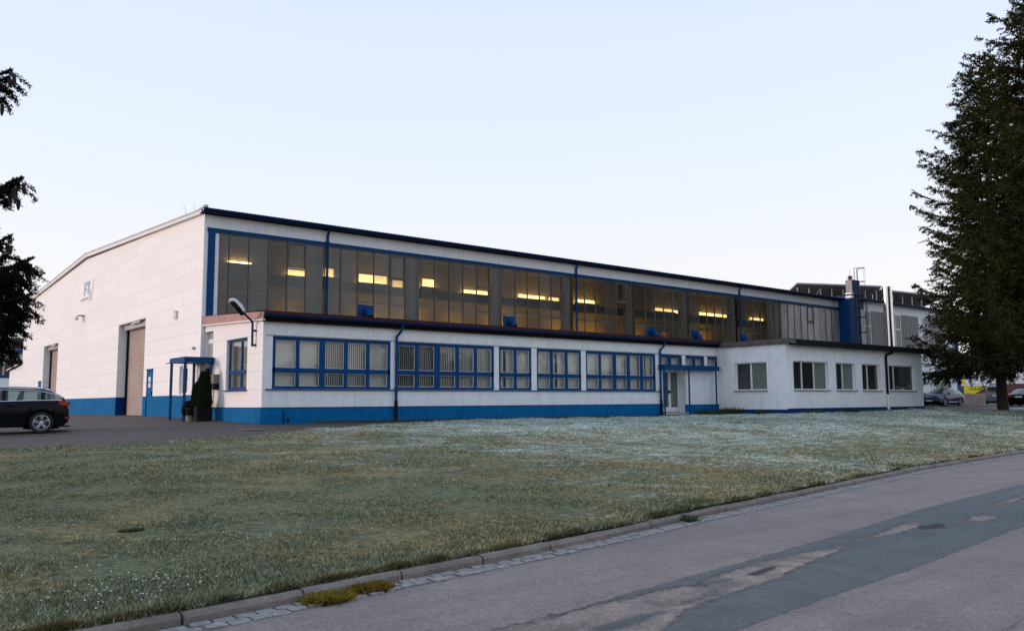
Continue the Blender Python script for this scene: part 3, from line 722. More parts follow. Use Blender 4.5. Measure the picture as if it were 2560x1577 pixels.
# roof odds: lightning rods
for y, h, lx_ in ((3.0, .7, -.35), (1.9, .55, -.1), (13.5, .25, -.2)):
    d = MB(); zb = EZ+.2+(RZ-EZ)*y/(GY/2); d.tube([(.2, y, zb), (.2, y, zb+h*.4)], .015, 5); d.tube([(.2, y, zb+h*.4), (.2, y-lx_, zb+h)], .008, 5); d.build('lightning_rod', 'grey', hall)

# wall-mounted things on the gable
fl = thing('floodlight', 'small white floodlight on a bracket high on the white gable', 'floodlight', (0, 20.2, 5.6))
d = MB(); d.obox((-.35, 20.3, 5.52), (.5, 0, -.85), (0, 1, 0), (.85, 0, .5), .09, .15, .07); d.build('lamp_head', 'lampwhite', fl)
d = MB(); d.tube([(0, 20.0, 5.72), (-.3, 20.0, 5.72), (-.32, 20.1, 5.6)], .018, 6); d.box(-.32, .0, 19.85, 20.75, 5.70, 5.72); d.build('bracket', 'grey', fl)
d = MB(); d.box(-.09, 0, 2.95, 3.25, 4.13, 4.43); d.box(-.11, 0, 2.93, 3.27, 4.43, 4.46)
tag(d.build('alarm_box', 'lampwhite', origin=(0, 3.1, 4.2)), 'small pale box on the white gable between roller door and hall corner', 'siren box')
d = MB(); d.lathe([(.0, -.12), (.05, -.12), (.06, -.05), (.06, 0)], (0, .64, 2.75), 'x', 10)
tag(d.build('sensor', 'grey', origin=(0, .64, 2.75)), 'small round grey sensor on the gable just above the canopy', 'sensor')
# lettering: F T and outlined W, small line of text below
sg = thing('wall_sign', 'grey blue FT lettering with a thin outlined W high on the white gable', 'sign', (0, 19.6, 7.0))
def letterbox(mb, y0, y1, z0, z1): mb.box(-.02, -.003, y0, y1, z0, z1)
d = MB(); letterbox(d, 20.15, 20.33, 6.87, 7.63); letterbox(d, 19.74, 20.15, 7.45, 7.63); letterbox(d, 19.8, 20.15, 7.14, 7.3); d.build('letter_f', 'signblue', sg)
d = MB(); letterbox(d, 19.08, 19.70, 7.45, 7.63); letterbox(d, 19.26, 19.46, 6.87, 7.45); d.build('letter_t', 'signblue', sg)
d = MB()
pts = [(-.012, 19.02, 7.6), (-.012, 18.92, 6.4), (-.012, 18.72, 7.1), (-.012, 18.45, 6.42), (-.012, 18.08, 7.66)]
for a, b_ in zip(pts, pts[1:]): d.tube([a, b_], .009, 4)
d.build('letter_w', 'signgrey', sg)
def text(body, size, loc, rot, mat, parent, name, ext=.004):
    cu = bpy.data.curves.new(name, 'FONT'); cu.body = body; cu.size = size; cu.extrude = ext; cu.align_x = 'LEFT'
    ob = bpy.data.objects.new('tmp', cu); col.objects.link(ob)
    bpy.context.view_layer.update()
    me = bpy.data.meshes.new_from_object(ob.evaluated_get(bpy.context.evaluated_depsgraph_get()))
    bpy.data.objects.remove(ob)
    me.transform(Matrix.Translation(loc) @ rot.to_4x4())
    org = Vector((0, 0, 0)); q = parent
    while q is not None: org += q.location; q = q.parent
    me.transform(Matrix.Translation(-org))
    me.materials.clear(); me.materials.append(MT[mat])
    o = bpy.data.objects.new(name, me); col.objects.link(o); o.parent = parent; return o
ROTX = Matrix(((0, 0, -1), (-1, 0, 0), (0, 1, 0)))     # reads along -Y, faces -X
ROTY = Matrix(((1, 0, 0), (0, 0, -1), (0, 1, 0)))      # reads along +X, faces -Y
text('FERTIGUNGSTECHNIK', .185, (-.012, 21.1, 6.6), ROTX, 'signgrey', sg, 'lettering')

# ------------------------------------------------------------------ office wing
WY, WX0, WX1, WZ = -5.779, .15, 25.1, 3.36
wing = thing('office_wing', 'low white office wing with blue framed windows and blue base before the hall', 'office wing', (WX0, WY, 0))
groups = [(.50, 5.16, [(.62,1.36),(1.50,2.25),(2.48,3.22),(3.38,4.12),(4.28,5.04)]),
          (5.40, 10.11, [(5.49,6.25),(6.41,7.15),(7.41,8.16),(8.33,9.08),(9.23,9.99)]),
          (10.36, 12.15, [(10.47,11.18),(11.34,12.04)]),
          (12.45, 15.11, [(12.54,13.23),(13.41,14.12),(14.30,14.99)]),
          (15.40, 20.17, [(15.50,16.25),(16.41,17.17),(17.42,18.13),(18.36,19.06),(19.28,20.0)])]
trans = [(20.5, 22.2, [(20.6,21.18),(21.39,22.06)]), (22.47, 23.99, [(22.56,23.11),(23.29,23.86)]), (24.24, 25.09, [(24.33,25.0)])]
DX0, DX1 = 20.66, 22.42
holes = [(a, b_, 1.04, 2.85) for a, b_, _ in groups]+[(a, b_, 2.3, 2.85) for a, b_, _ in trans]+[(DX0, DX1, -.6, 2.12)]
d = MB(); wall(d, 'y', WY, .3, WX0+.0, WX1, -.6, WZ, holes); d.build('front_wall', 'wall', wing)
d = MB(); wall(d, 'x', WX0-.001, .3, WY+.001, -.05, -.6, 3.34, [(-4.42, -2.42, 1.03, 2.88), (-.98, -.06, -.6, 3.52)]); d.prism([(WX0, WY, 3.34), (WX0, -.05, 3.6), (WX0, -.05, 3.34)], (.29, 0, 0)); d.build('side_wall', 'wingside', wing)
d = MB(); d.box(WX0-.03, DX0, WY-.018, WY-.002, -.6, .405); d.box(DX1-.1, WX1-.0, WY-.018, WY-.002, -.6, .37); d.build('plinth', 'blue_light', wing)
d = MB(); d.box(WX0-.03, WX0-.003, WY-.0175, -.98, -.6, .405); d.build('plinth', 'blue_light', wing)
d = MB(); d.box(WX0-.04, DX0, WY-.03, WY-.0195, .385, .412); d.box(WX0-.045, WX0-.031, WY-.0295, -.98, .385, .412); d.build('plinth_drip', 'blue_deep', wing)
d = MB(); d.box(.28, 25.05, WY-.035, WY-.003, 2.865, 2.885); d.build('lintel_drip', 'grey', wing)
d = MB(); d.box(.27, 20.5, WY-.07, WY-.003, 1.0, 1.035); d.build('window_sill', 'blue', wing)
def blind(mb, a, b_, z0, z1, y, gap, n=None):
    wd = .085; n = int((b_-a)/wd)
    for k in range(n+1):
        x = a+wd*k; ang = gap+random.uniform(-.05, .05)
        dx, dy = math.cos(ang)*.047, math.sin(ang)*.047
        mb.quad((x-dx, y-dy, z0), (x+dx, y+dy, z0), (x+dx, y+dy, z1), (x-dx, y-dy, z1))
gaps = {0: [.0, .0, .75, .6, .25], 1: [.85, .7, .6, .5, .35], 2: None, 3: None, 4: None}
for gi, (a, b_, panes) in enumerate(groups):
    f = MB(); y = WY+.03
    f.box(a, b_, y, y+.07, 2.72, 2.85); f.box(a, b_, y, y+.07, 1.04, 1.14); f.box(a, b_, y, y+.07, 1.60, 1.77)
    f.box(a, panes[0][0], y, y+.07, 1.14, 2.72); f.box(panes[-1][1], b_, y, y+.07, 1.14, 2.72)
    for p, q in zip(panes, panes[1:]): f.box(p[1], q[0], y-.002, y+.07, 1.14, 2.72)
    for p in panes:
        for z0, z1 in ((1.60, 1.77),): f.box(p[0]-.03, p[1]+.03, y-.015, y, z0+.02, z1-.06)
    wo = f.build('window', 'blue', wing)
    g_ = MB(); bl = MB(); gk = MB()
    for k, p in enumerate(panes):
        for z0, z1 in ((1.14, 1.60), (1.77, 2.72)):
            t = random.uniform(-.006, .006)
            g_.quad((p[0], y+.035+t, z0), (p[1], y+.035-t, z0), (p[1], y+.035-t, z1), (p[0], y+.035+t, z1))
            frame(gk, 'y', y+.02, .03, p[0]-.001, p[1]+.001, z0-.001, z1+.001, .016)
        if gaps[gi]: blind(bl, p[0]-.05, p[1]+.05, 1.1, 2.75, y+.2, gaps[gi][k])
        else:
            m_ = 14; pts = [(p[0]-.08+(p[1]-p[0]+.16)*j/m_, y+.2+.02*math.sin(j*2.1+k)) for j in range(m_+1)]
            cut = 1 if random.random() < .5 else 0
            for j in range(m_):
                if cut and 5 < j < 8: continue
                bl.quad((pts[j][0], pts[j][1], 1.1), (pts[j+1][0], pts[j+1][1], 1.1), (pts[j+1][0], pts[j+1][1], 2.75), (pts[j][0], pts[j][1], 2.75))
    g_.build('glass', 'glass', wo); gk.build('glazing_bead', 'white', wo); bl.build('blind', 'blind' if gaps[gi] else 'curtain', wo)
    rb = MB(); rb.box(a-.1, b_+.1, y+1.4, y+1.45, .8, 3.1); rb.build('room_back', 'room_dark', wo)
for a, b_, panes in trans:
    f = MB(); y = WY+.03
    f.box(a, b_, y, y+.07, 2.72, 2.85); f.box(a, b_, y, y+.07, 2.3, 2.36); f.box(a, panes[0][0], y, y+.07, 2.36, 2.72); f.box(panes[-1][1], b_, y, y+.07, 2.36, 2.72)
    for p, q in zip(panes, panes[1:]): f.box(p[1], q[0], y, y+.07, 2.36, 2.72)
    wo = f.build('transom_window', 'blue', wing)
    g_ = MB(); bl = MB()
    for p in panes: g_.quad((p[0], y+.035, 2.36), (p[1], y+.035, 2.36), (p[1], y+.035, 2.72), (p[0], y+.035, 2.72)); bl.box(p[0]-.05, p[1]+.05, y+.25, y+.27, 2.3, 2.8)
    g_.build('glass', 'glass', wo); bl.build('curtain', 'curtain', wo)
# double glass door in the recess
DY = WY+.42
d = MB(); wall(d, 'x', DX0-.25, .25, WY+.3, DY+.1, -.4, 2.12); wall(d, 'x', DX1, .2, WY+.3, DY+.1, -.4, 2.12); d.box(DX0, DX1, WY+.3, DY+.1, 2.12, 2.3); d.build('door_recess', 'wall', wing)
f = MB(); frame(f, 'y', DY, .06, DX0, DX1, 0.0, 2.12, .055)
dw = f.build('glass_door', 'white', wing)
for a, b_ in ((DX0+.06, DX0+.98), (DX0+1.0, DX1-.06)):
    lf = MB(); frame(lf, 'y', DY-.02, .06, a, b_, .04, 2.06, .075); lf.box(a+.07, b_-.07, DY-.02, DY+.03, .115, .24); lo = lf.build('door_leaf', 'white', dw)
    lf = MB(); lf.box(a+.07, b_-.07, DY+.005, DY+.015, .24, 1.985); lf.build('glass', 'glass', lo)
    lf = MB(); lf.box(a, b_, DY+.15, DY+.17, .1, 2.05); lf.build('curtain', 'curtain_dark', lo)
lf = MB(); lf.box(DX0+.86, DX0+1.02, DY-.09, DY-.02, .95, 1.07); lf.build('handle', 'blue_deep', dw)
st = MB(); st.box(DX0-.02, DX1+.2, WY-.12, DY+.4, -.5, -.02)
so_ = st.build('door_step', 'step', wing)
# roof: corrugated sheet
cv, cf = [], []
xs_ = np.arange(WX0-.12, WX1+.1, .19/6); prof_y = [(-6.12, 3.655), (-3.0, 3.80), (-.03, 3.94)]
for x in xs_:
    h = .034*math.sin(2*math.pi*x/.19)
    for y, z in prof_y: cv.append((x, y, z+h))
for x in xs_:
    h = .034*math.sin(2*math.pi*x/.19)
    cv.append((x, -6.12, 3.56))
nx_ = len(xs_)
for i in range(nx_-1):
    for j in range(2): cf.append((i*3+j, i*3+3+j, i*3+4+j, i*3+1+j))
    cf.append((nx_*3+i, nx_*3+i+1, i*3+3, i*3))
rfo = npmesh('roof', cv, cf, 'rust_tile', wing); rfo.data.polygons.foreach_set('use_smooth', [True]*len(rfo.data.polygons))
gutter('gutter', WX0-.1, WX1+.0, -6.06, 3.56, .095, wing)
d = MB(); d.box(WX0-.08, WX1-.02, -5.97, WY-.003, 3.33, 3.37); d.box(WX0-.08, WX1-.02, -5.97, -5.95, 3.37, 3.55); d.build('soffit', 'soffit', wing)
d = MB(); d.prism([(WX0-.10, -6.08, 3.64), (WX0-.10, -.0, 3.97), (WX0-.10, -.0, 3.62), (WX0-.10, -5.97, 3.385)], (.03, 0, 0)); vgo = d.build('verge', 'verge', rfo)
d = MB(); d.prism([(WX0-.115, -5.98, 3.39), (WX0-.115, .0, 3.63), (WX0-.115, .0, 3.585), (WX0-.115, -5.98, 3.345)], (.1, 0, 0)); d.build('verge_trim', 'white', rfo)
d = MB(); d.lathe([(.13, 3.78), (.13, 4.28), (.17, 4.30), (.17, 4.36), (.05, 4.42)], (27.3-2.0, -2.0, 0), 'z', 12)
tag(d.build('vent_pipe', 'terracotta', origin=(25.3, -2, 3.8)), 'short red clay vent pipe standing on the low roof beside a blue fan panel', 'vent pipe')
for px, y1, ztop, name in ((5.37, WY-.075, 3.48, 'downpipe'), (20.44, WY-.075, 3.48, 'downpipe')):
    d = MB(); ox = .12
    d.tube([(px+ox, -6.06, 3.5), (px+ox, -6.06, 3.36), (px+ox*.8, -6.0, 3.22), (px, y1+.0, 3.02), (px, y1, 2.9), (px, y1, .55)], .05, 10)
    for z in (2.2, 1.1): d.box(px-.06, px+.06, y1, WY-.004, z, z+.025)
    dp = d.build('downpipe', 'blue', wing, smooth=True)
    d = MB(); d.tube([(px, y1, .62), (px, y1, -.5)], .062, 10); d.build('pipe_foot', 'black', dp, smooth=True)
# small fixtures on the base
d = MB(); d.tube([(.93, WY-.05, .27), (.93, WY-.05, -.3)], .02, 6); d.box(1.06, 1.12, WY-.06, WY-.02, -.07, .05); d.build('water_tap', 'black', wing)
# side window
sw = MB(); X_ = WX0+.1
frame(sw, 'x', X_, .07, -4.42, -2.42, 1.03, 2.88, .1); sw.box(X_, X_+.07, -3.68, -3.57, 1.13, 2.78) ; sw.box(X_-.01, X_+.07, -4.32, -2.52, 1.62, 1.74)
swo = sw.build('window', 'blue', wing)
sw = MB()
for a, b_ in ((-4.33, -3.68), (-3.57, -2.51)): sw.box(X_+.03, X_+.04, a, b_, 1.12, 2.79)
sw.build('glass', 'glass', swo); sw = MB(); sw.box(X_+.25, X_+.27, -4.5, -2.3, .95, 2.95); sw.build('blind', 'curtain', swo)
sw = MB(); sw.box(WX0-.1, WX0+.1, -4.48, -2.36, .99, 1.025); sw.build('sill', 'blue', swo)
# side door with tall glazed strip above
DXs = WX0+.12
sd_ = MB(); frame(sd_, 'x', DXs, .06, -.97, -.06, -.02, 2.06, .09); sd_.box(DXs, DXs+.06, -.88, -.15, -.02, .2); sdo = sd_.build('glass_door', 'white', wing)
sd_ = MB(); sd_.box(DXs+.02, DXs+.03, -.89, -.14, .18, 1.98); sd_.build('glass', 'glassdark', sdo)
sd_ = MB(); sd_.box(DXs-.06, DXs, -.90, -.82, .95, 1.12); sd_.build('handle', 'grey', sdo)
sd_ = MB(); sd_.box(DXs+.008, DXs+.018, -.8, -.3, 1.18, 1.52); sn = sd_.build('door_sign', 'paper', sdo)
text('FT', .26, (DXs+.003, -.36, 1.27), ROTX, 'blue_deep', sn, 'lettering', .002)
sd_ = MB()
for z in (1.12, 1.04, .96, .88): sd_.box(DXs+.008, DXs+.018, -.78, -.32, z-.025, z+.025)
sd_.build('opening_hours', 'paper', sdo)
sd_ = MB(); frame(sd_, 'x', DXs, .06, -.97, -.06, 2.12, 3.5, .07); sd_.box(DXs-.005, DXs+.06, -.95, -.08, 2.88, 3.05); uo = sd_.build('fanlight', 'white', wing)
sd_ = MB(); sd_.box(DXs+.02, DXs+.03, -.9, -.13, 2.18, 2.88); sd_.box(DXs+.02, DXs+.03, -.9, -.13, 3.05, 3.44); sd_.build('glass', 'panelgrey', uo)
# intercom/conduit
d = MB(); d.box(WX0-.03, WX0-.004, -1.93, -1.72, .5, .72); d.build('socket_box', 'white', wing)
d = MB(); d.box(18.3, 18.52, WY-.02, WY-.003, .5, .72); d.build('socket_box', 'white', wing)

mbx = thing('letterbox', 'grey brown wall letterbox with black tray beside the side door', 'letterbox', (WX0, -1.4, 1.3))
d = MB(); d.box(-.02, WX0-.002, -1.78, -1.08, 1.3, 1.62); d.box(-.05, WX0-.002, -1.80, -1.06, 1.6, 1.64); d.build('body', 'boxmetal', mbx)
d = MB(); d.box(0.0, WX0-.003, -1.78, -1.42, 1.08, 1.29); d.build('newspaper_tray', 'black', mbx)
d = MB(); d.box(-.03, WX0-.003, -1.40, -1.1, 1.1, 1.16); d.box(-.03, WX0-.003, -1.40, -1.1, 1.2, 1.25); d.build('flap', 'grey', mbx)

def canopy(name, label, x0, x1, y0, y1, z0, z1, posts, loc):
    t = thing(name, label, 'canopy', loc)
    d = MB(); d.box(x0, x1, y0, y1, z0, z1); d.box(x0+.03, x1-.03, y0+.03, y1-.03, z1, z1+.02); d.build('canopy_roof', 'blue', t)
    for x, y, zb in posts:
        d = MB(); d.tube([(x, y, zb), (x, y, z0)], .055, 4); d.build('post', 'blue', t)
    d = MB(); 
    return t
cn = canopy('entrance_canopy', 'small flat blue canopy on thin blue posts at the corner door beside the gable', -.98, .14, -1.2, .55, 2.11, 2.29, [(-.92, .48, -.4), (-.92, -1.13, -.4), (-.12, .3, -.3), (.06, -1.12, -.3)], (-.4, -.3, 0))
d = MB(); d.tube([(-.95, .5, 2.14), (-1.12, .52, 2.1)], .02, 6); d.build('rain_spout', 'blue', cn)
cn = canopy('entrance_canopy', 'long low blue canopy on thin posts over the double glass door of the wing', 20.35, 24.72, WY-.38, WY-.003, 2.09, 2.31, [(20.42, WY-.32, -.5), (22.3, WY-.32, -.5), (24.5, WY-.32, -.5)], (22.5, WY-.3, 0))
d = MB(); d.tube([(24.7, WY-.3, 2.16), (25.0, WY-.35, 2.12)], .02, 6); d.tube([(24.7, WY-.3, 2.26), (24.98, WY-.33, 2.24)], .018, 6); d.build('rain_spout', 'blue_deep', cn)

# wall street lamp at the wing corner
lp = thing('wall_lamp', 'street lamp on a bent blue arm fixed to the corner of the office wing', 'street lamp', (WX0, -5.1, 2.9))
d = MB(); A0 = (.04, -5.12, 2.5); d.tube([A0, (.04, -5.12, 3.3), (-.02, -5.15, 3.42), (-1.0, -7.42, 3.42)], .045, 8) if False else None
# the head hangs out over the yard, towards -X -Y
hp = Vector((-.75, -6.05, 3.78))
d.tube([A0, (.03, -5.13, 3.25), (.0, -5.17, 3.36), (-.12, -5.22, 3.44), (-.40, -5.42, 3.60)], .038, 8); d.box(.02, WX0-.003, -5.2, -5.05, 2.52, 2.58); d.box(.02, WX0-.003, -5.2, -5.05, 3.02, 3.08); d.build('bracket_arm', 'navy', lp, smooth=True)
ax = Vector((-.74, -.18, .62)).normalized(); ay = Vector((.3, -.9, .1)); ay = (ay-ax*ay.dot(ax)).normalized(); az = ax.cross(ay)
if az.z < 0: az = -az
c0 = Vector((-.38, -5.41, 3.59))
def sect(t, wd, h0, h1): 
    c = c0+ax*t
    return [c+ay*wd+az*h0, c+ay*wd*.8+az*h1, c-ay*wd*.8+az*h1, c-ay*wd+az*h0]
secs = [sect(0, .06, -.05, .04), sect(.1, .10, -.06, .07), sect(.3, .16, -.06, .095), sect(.6, .165, -.05, .08), sect(.7, .11, -.035, .03)]
d = MB()
for s_ in secs: d.v += [tuple(p) for p in s_]
for k in range(4):
    for j in range(4): d.f.append((k*4+j, k*4+(j+1) % 4, k*4+4+(j+1) % 4, k*4+4+j))
d.f += [(0, 1, 2, 3), (19, 18, 17, 16)]
hd = d.build('lamp_head', 'lampwhite', lp)
d = MB()
for t, wd in ((.24, .13), (.36, .145), (.56, .14), (.65, .1)):
    c = c0+ax*t
    d.v += [tuple(c+ay*wd-az*.062), tuple(c-ay*wd-az*.062), tuple(c-ay*wd*.5-az*.11), tuple(c+ay*wd*.5-az*.11)]
for k in range(3):
    for j in range(4): d.f.append((k*4+j, k*4+(j+1) % 4, k*4+4+(j+1) % 4, k*4+4+j))
d.f += [(0, 1, 2, 3), (15, 14, 13, 12)]
d.build('lamp_lens', 'glassdark', hd)
d = MB(); d.obox(c0+ax*.15-az*.05, ax, ay, az, .14, .1, .04); d.build('lamp_neck', 'black', hd)

# ------------------------------------------------------------------ flat-roofed annex
AY, AX0, AX1, AZ = -9.88, 25.1, 39.45, 3.3
ann = thing('flat_annex', 'white flat roofed annex with dark fascia and plain windows beyond the blue wing', 'annex', (AX0, AY, 0))
wins = [(25.68, 28.9, 1.06, 2.5, [26.6, 27.72]), (29.65, 31.62, 1.06, 2.5, [30.5]), (32.36, 34.33, 1.06, 2.5, [33.13]), (35.36, 38.45, 1.06, 2.5, [36.12])]
d = MB(); wall(d, 'y', AY, .3, AX0, AX1, -.5, AZ, [w_[:4] for w_ in wins]); d.build('front_wall', 'wall', ann)
d = MB(); wall(d, 'x', AX0-.001, .3, AY+.001, WY-.004, -.5, AZ+.1, [(-8.74, -6.86, 1.06, 2.47)]); d.build('side_wall', 'wall', ann)
d = MB(); d.box(AX1-.3, AX1, AY+.3, -.01, -.5, AZ); d.build('end_wall', 'wall', ann)
d = MB(); d.box(AX0-.012, AX1+.01, AY-.012, AY-.002, -.5, .15); d.box(AX0-.012, AX0-.002, AY-.0115, WY-.02, -.5, .10); d.build('plinth', 'blue_deep', ann)
d = MB(); d.box(AX0-.12, AX1+.35, AY-.35, -.02, AZ+.12, AZ+.24); d.build('roof', 'felt', ann)
d = MB(); d.box(AX0+.35, AX1+.37, AY-.38, AY-.351, AZ-.07, AZ+.245); d.box(AX0+.35, AX1+.3, AY-.35, AY-.003, AZ-.02, AZ+.05); d.build('fascia', 'black', ann)
d = MB(); d.box(AX0-.16, AX0-.121, AY-.37, WY-.3, AZ+.05, AZ+.27); d.box(AX0-.12, AX0+.35, AY-.36, AY-.351, AZ+.02, AZ+.26); d.build('side_fascia', 'felt', ann)
d = MB(); d.box(AX0-.1, AX0-.003, AY-.2, WY-.3, AZ-.0, AZ+.12); d.build('side_fascia_board', 'concrete', ann)
def annex_window(axis, c, a0, a1, z0, z1, mulls, curt, dark):
    f = MB(); cc = c+.12
    frame(f, axis, cc, .06, a0, a1, z0, z1, .055)
    for m_ in mulls: f.box(m_-.04, m_+.04, cc, cc+.06, z0+.05, z1-.05) if axis == 'y' else f.box(cc, cc+.06, m_-.05, m_+.05, z0+.05, z1-.05)
    wo = f.build('window', 'white', ann)
    f = MB(); (f.box(a0+.05, a1-.05, cc+.03, cc+.04, z0+.05, z1-.05) if axis == 'y' else f.box(cc+.03, cc+.04, a0+.05, a1-.05, z0+.05, z1-.05)); f.build('glass', 'glass_annex', wo)
    f = MB(); (f.box(a0-.03, a1+.1, c-.08, cc, z0-.05, z0-.001) if axis == 'y' else f.box(c-.08, cc, a0-.06, a1+.06, z0-.05, z0-.001)); f.build('sill', 'concrete', wo)
    for (s0, s1, m_) in curt:
        f = MB(); n = 26
        for j in range(n):
            p0, p1 = s0+(s1-s0)*j/n, s0+(s1-s0)*(j+1)/n
            w0, w1 = .22+.025*math.sin(j*1.9), .22+.025*math.sin((j+1)*1.9)
            if axis == 'y': f.quad((p0, c+w0, z0), (p1, c+w1, z0), (p1, c+w1, z1), (p0, c+w0, z1))
            else: f.quad((c+w0, p0, z0), (c+w1, p1, z0), (c+w1, p1, z1), (c+w0, p0, z1))
        f.build('curtain', m_, wo)
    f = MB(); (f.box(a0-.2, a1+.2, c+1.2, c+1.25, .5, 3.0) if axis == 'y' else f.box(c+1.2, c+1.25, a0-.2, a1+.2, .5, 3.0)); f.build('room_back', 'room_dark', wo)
annex_window('y', AY, *wins[0], [(27.75, 28.85, 'curtain')], 0)
annex_window('y', AY, *wins[1], [(29.7, 30.1, 'curtain'), (30.55, 31.6, 'curtain')], 0)
annex_window('y', AY, *wins[2], [], 1)
annex_window('y', AY, *wins[3], [(37.0, 38.4, 'curtain_dark')], 0)
annex_window('x', AX0, -8.74, -6.86, 1.06, 2.47, [-7.75], [(-7.7, -6.9, 'curtain_dark'), (-8.6, -7.8, 'curtain')], 0)
px = 34.95
d = MB(); d.tube([(px+.55, AY-.3, AZ-.0), (px+.45, AY-.27, AZ-.08), (px+.08, AY-.1, AZ-.22), (px, AY-.08, AZ-.34), (px, AY-.08, .84)], .065, 8); dp = d.build('downpipe', 'black', ann, smooth=True)
d = MB(); d.tube([(px, AY-.08, .86), (px, AY-.08, -.4)], .075, 8); d.box(px-.1, px+.1, AY-.16, AY-.004, .78, .86); d.build('pipe_foot', 'white', dp, smooth=True)
# blue duct heads poking above the annex roof
for x in (36.6, 41.0, 44.0, 47.0):
    y = -.7
    d = MB(); d.tube([(x, -.05, 4.25), (x, -.5, 4.3), (x, -.95, 4.22), (x, -1.15, 4.0)], .2, 10); d.box(x-.25, x+.25, -.06, -.0, 3.95, 4.5)
    tag(d.build('exhaust_hood', 'blue', origin=(x, -.5, 3.9), smooth=True), {36.6: 'blue exhaust elbow right of the fourth downpipe', 41.0: 'blue exhaust hood low against the pale glazing above the annex corner', 44.0: 'blue exhaust hood above the annex roof, midway to the chimney', 47.0: 'blue exhaust hood nearest the blue chimney'}[x], 'exhaust hood', 'blue exhaust hoods along the annex roof')

# ------------------------------------------------------------------ chimney, flue, second hall, solar racks
ch = thing('chimney_stack', 'tall square blue chimney stack with pale top section at the hall end', 'chimney', (48.6, -.9, 0))
CX0, CX1, CY0, CY1 = 48.48, 49.6, -.9, -.36
d = MB(); d.box(47.95, 49.57, CY0+.006, .3, 3.4, 8.45); d.build('stack_base', 'blue', ch)
d = MB(); d.box(CX0+.0, CX1+.0, CY0, CY1-.0, 8.45, 9.66); d.build('stack_top', 'blue', ch)
d = MB(); d.box(CX0-.015, CX0-.002, CY0+.02, CY1-.03, 8.5, 9.64); d.box(CX0-.02, CX0-.016, CY0+.02, CY1-.03, 9.1, 9.12); d.build('pale_cladding', MT['panelgrey'], ch)
d = MB(); d.lathe([(.14, 9.66), (.14, 9.85), (.2, 9.86), (.16, 9.98), (.03, 10.05)], ((CX0+CX1)/2-.1, -.5, 0), 'z', 10); d.tube([((CX0+CX1)/2-.1, -.5, 10.0), ((CX0+CX1)/2-.1, -.5, 10.5)], .012, 5); d.build('cowl', 'rust', ch)
d = MB(); d.box(CX0-.55, CX1-.25, CY0-.12, CY0+.75, 8.40, 8.46); d.build('platform', 'black', ch)
d = MB(); d.box(CX0-.55, CX0-.2, CY0-.2, CY0+.3, 8.2, 8.38); d.box(CX0-.55, CX0-.2, CY0-.2, CY0+.3, 8.48, 8.6); d.build('platform_lamp', 'lampwhite', ch)
ld = thing('caged_ladder', 'thin black caged ladder climbing the front of the blue chimney', 'ladder', (49.2, -1.3, 3.5))
lx0, lx1, ly = CX0+.05, CX0+.48, CY0-.16
d = MB(); d.tube([(lx0, ly, 3.5), (lx0, ly, 10.5)], .022, 5); d.tube([(lx1, ly, 3.5), (lx1, ly, 10.45)], .03, 5); d.build('rail', 'black', ld)
z = 3.6
while z < 10.4:
    d = MB(); d.tube([(lx0, ly, z), (lx1, ly, z)], .013, 5); d.build('rung', 'black', ld); z += .3
d = MB()
cpts = lambda z: [(lx0-.02, ly, z), (lx0-.02, ly-.3, z), (lx0+.12, ly-.58, z), ((lx0+lx1)/2+.15, ly-.66, z), (lx1+.06, ly-.5, z), (lx1+.05, ly-.2, z), (lx1, ly, z)]
for z in (5.6, 6.75, 8.0, 9.45, 10.48): d.tube(cpts(z), .022, 5)
for k in (1, 3, 4): d.tube([cpts(5.6)[k], cpts(10.48)[k]], .009, 4)
d.build('safety_cage', 'black', ld)
fl = thing('flue_pipe', 'shiny stainless steel flue pipe rising past the second hall roof', 'flue', (52.4, -1.5, 3.5))
fx, fy = 52.65, -1.5
d = MB(); d.tube([(fx, fy, 3.4), (fx, fy, 9.36)], .36, 20); d.build('flue_tube', 'steel', fl, smooth=True)
d = MB()
for z in (4.6, 5.9, 7.2, 8.5): d.tube([(fx, fy, z), (fx, fy, z+.05)], .375, 20)
d.build('joint_band', 'steel', fl, smooth=True)
d = MB(); d.tube([(fx-.3, fy, 7.95), (fx-1.1, -.4, 8.05)], .04, 6); d.tube([(fx-1.05, -.35, 8.1), (fx-1.05, -.3, 4.2)], .05, 6); d.build('wall_bracket', 'grey', fl)

h2 = thing('second_hall', 'further white factory hall with ribbed grey wall panels right of the blue chimney', 'factory hall', (50, 0, 0))
H0, H1 = 50.0, 68.55
d = MB(); wall(d, 'y', .05, .3, H0, H1, -.3, 8.45, []); d.box(H0, H0+.3, .35, 39.9, -.3, 8.45); d.box(H1-.3, H1, .35, 39.9, -.3, 8.45); d.box(H0, H1, 39.6, 39.9, -.3, 8.45); d.build('wall', 'wall', h2)
d = MB(); d.prism([(H0, -.3, 8.5), (H0, 20, 9.35), (H0, 40.2, 8.5), (H0, 40.2, 8.4), (H0, 20, 9.25), (H0, -.3, 8.4)], (H1-H0, 0, 0)); d.build('roof', 'roof', h2)
gutter('gutter', H0+.2, H1, -.3, 8.44, .16, h2, 'navy')
d = MB(); d.box(H0+.9, H0+1.75, .0, .048, 7.66, 8.3); d.build('corner_trim', 'blue', h2)
x = 51.2; k = 0
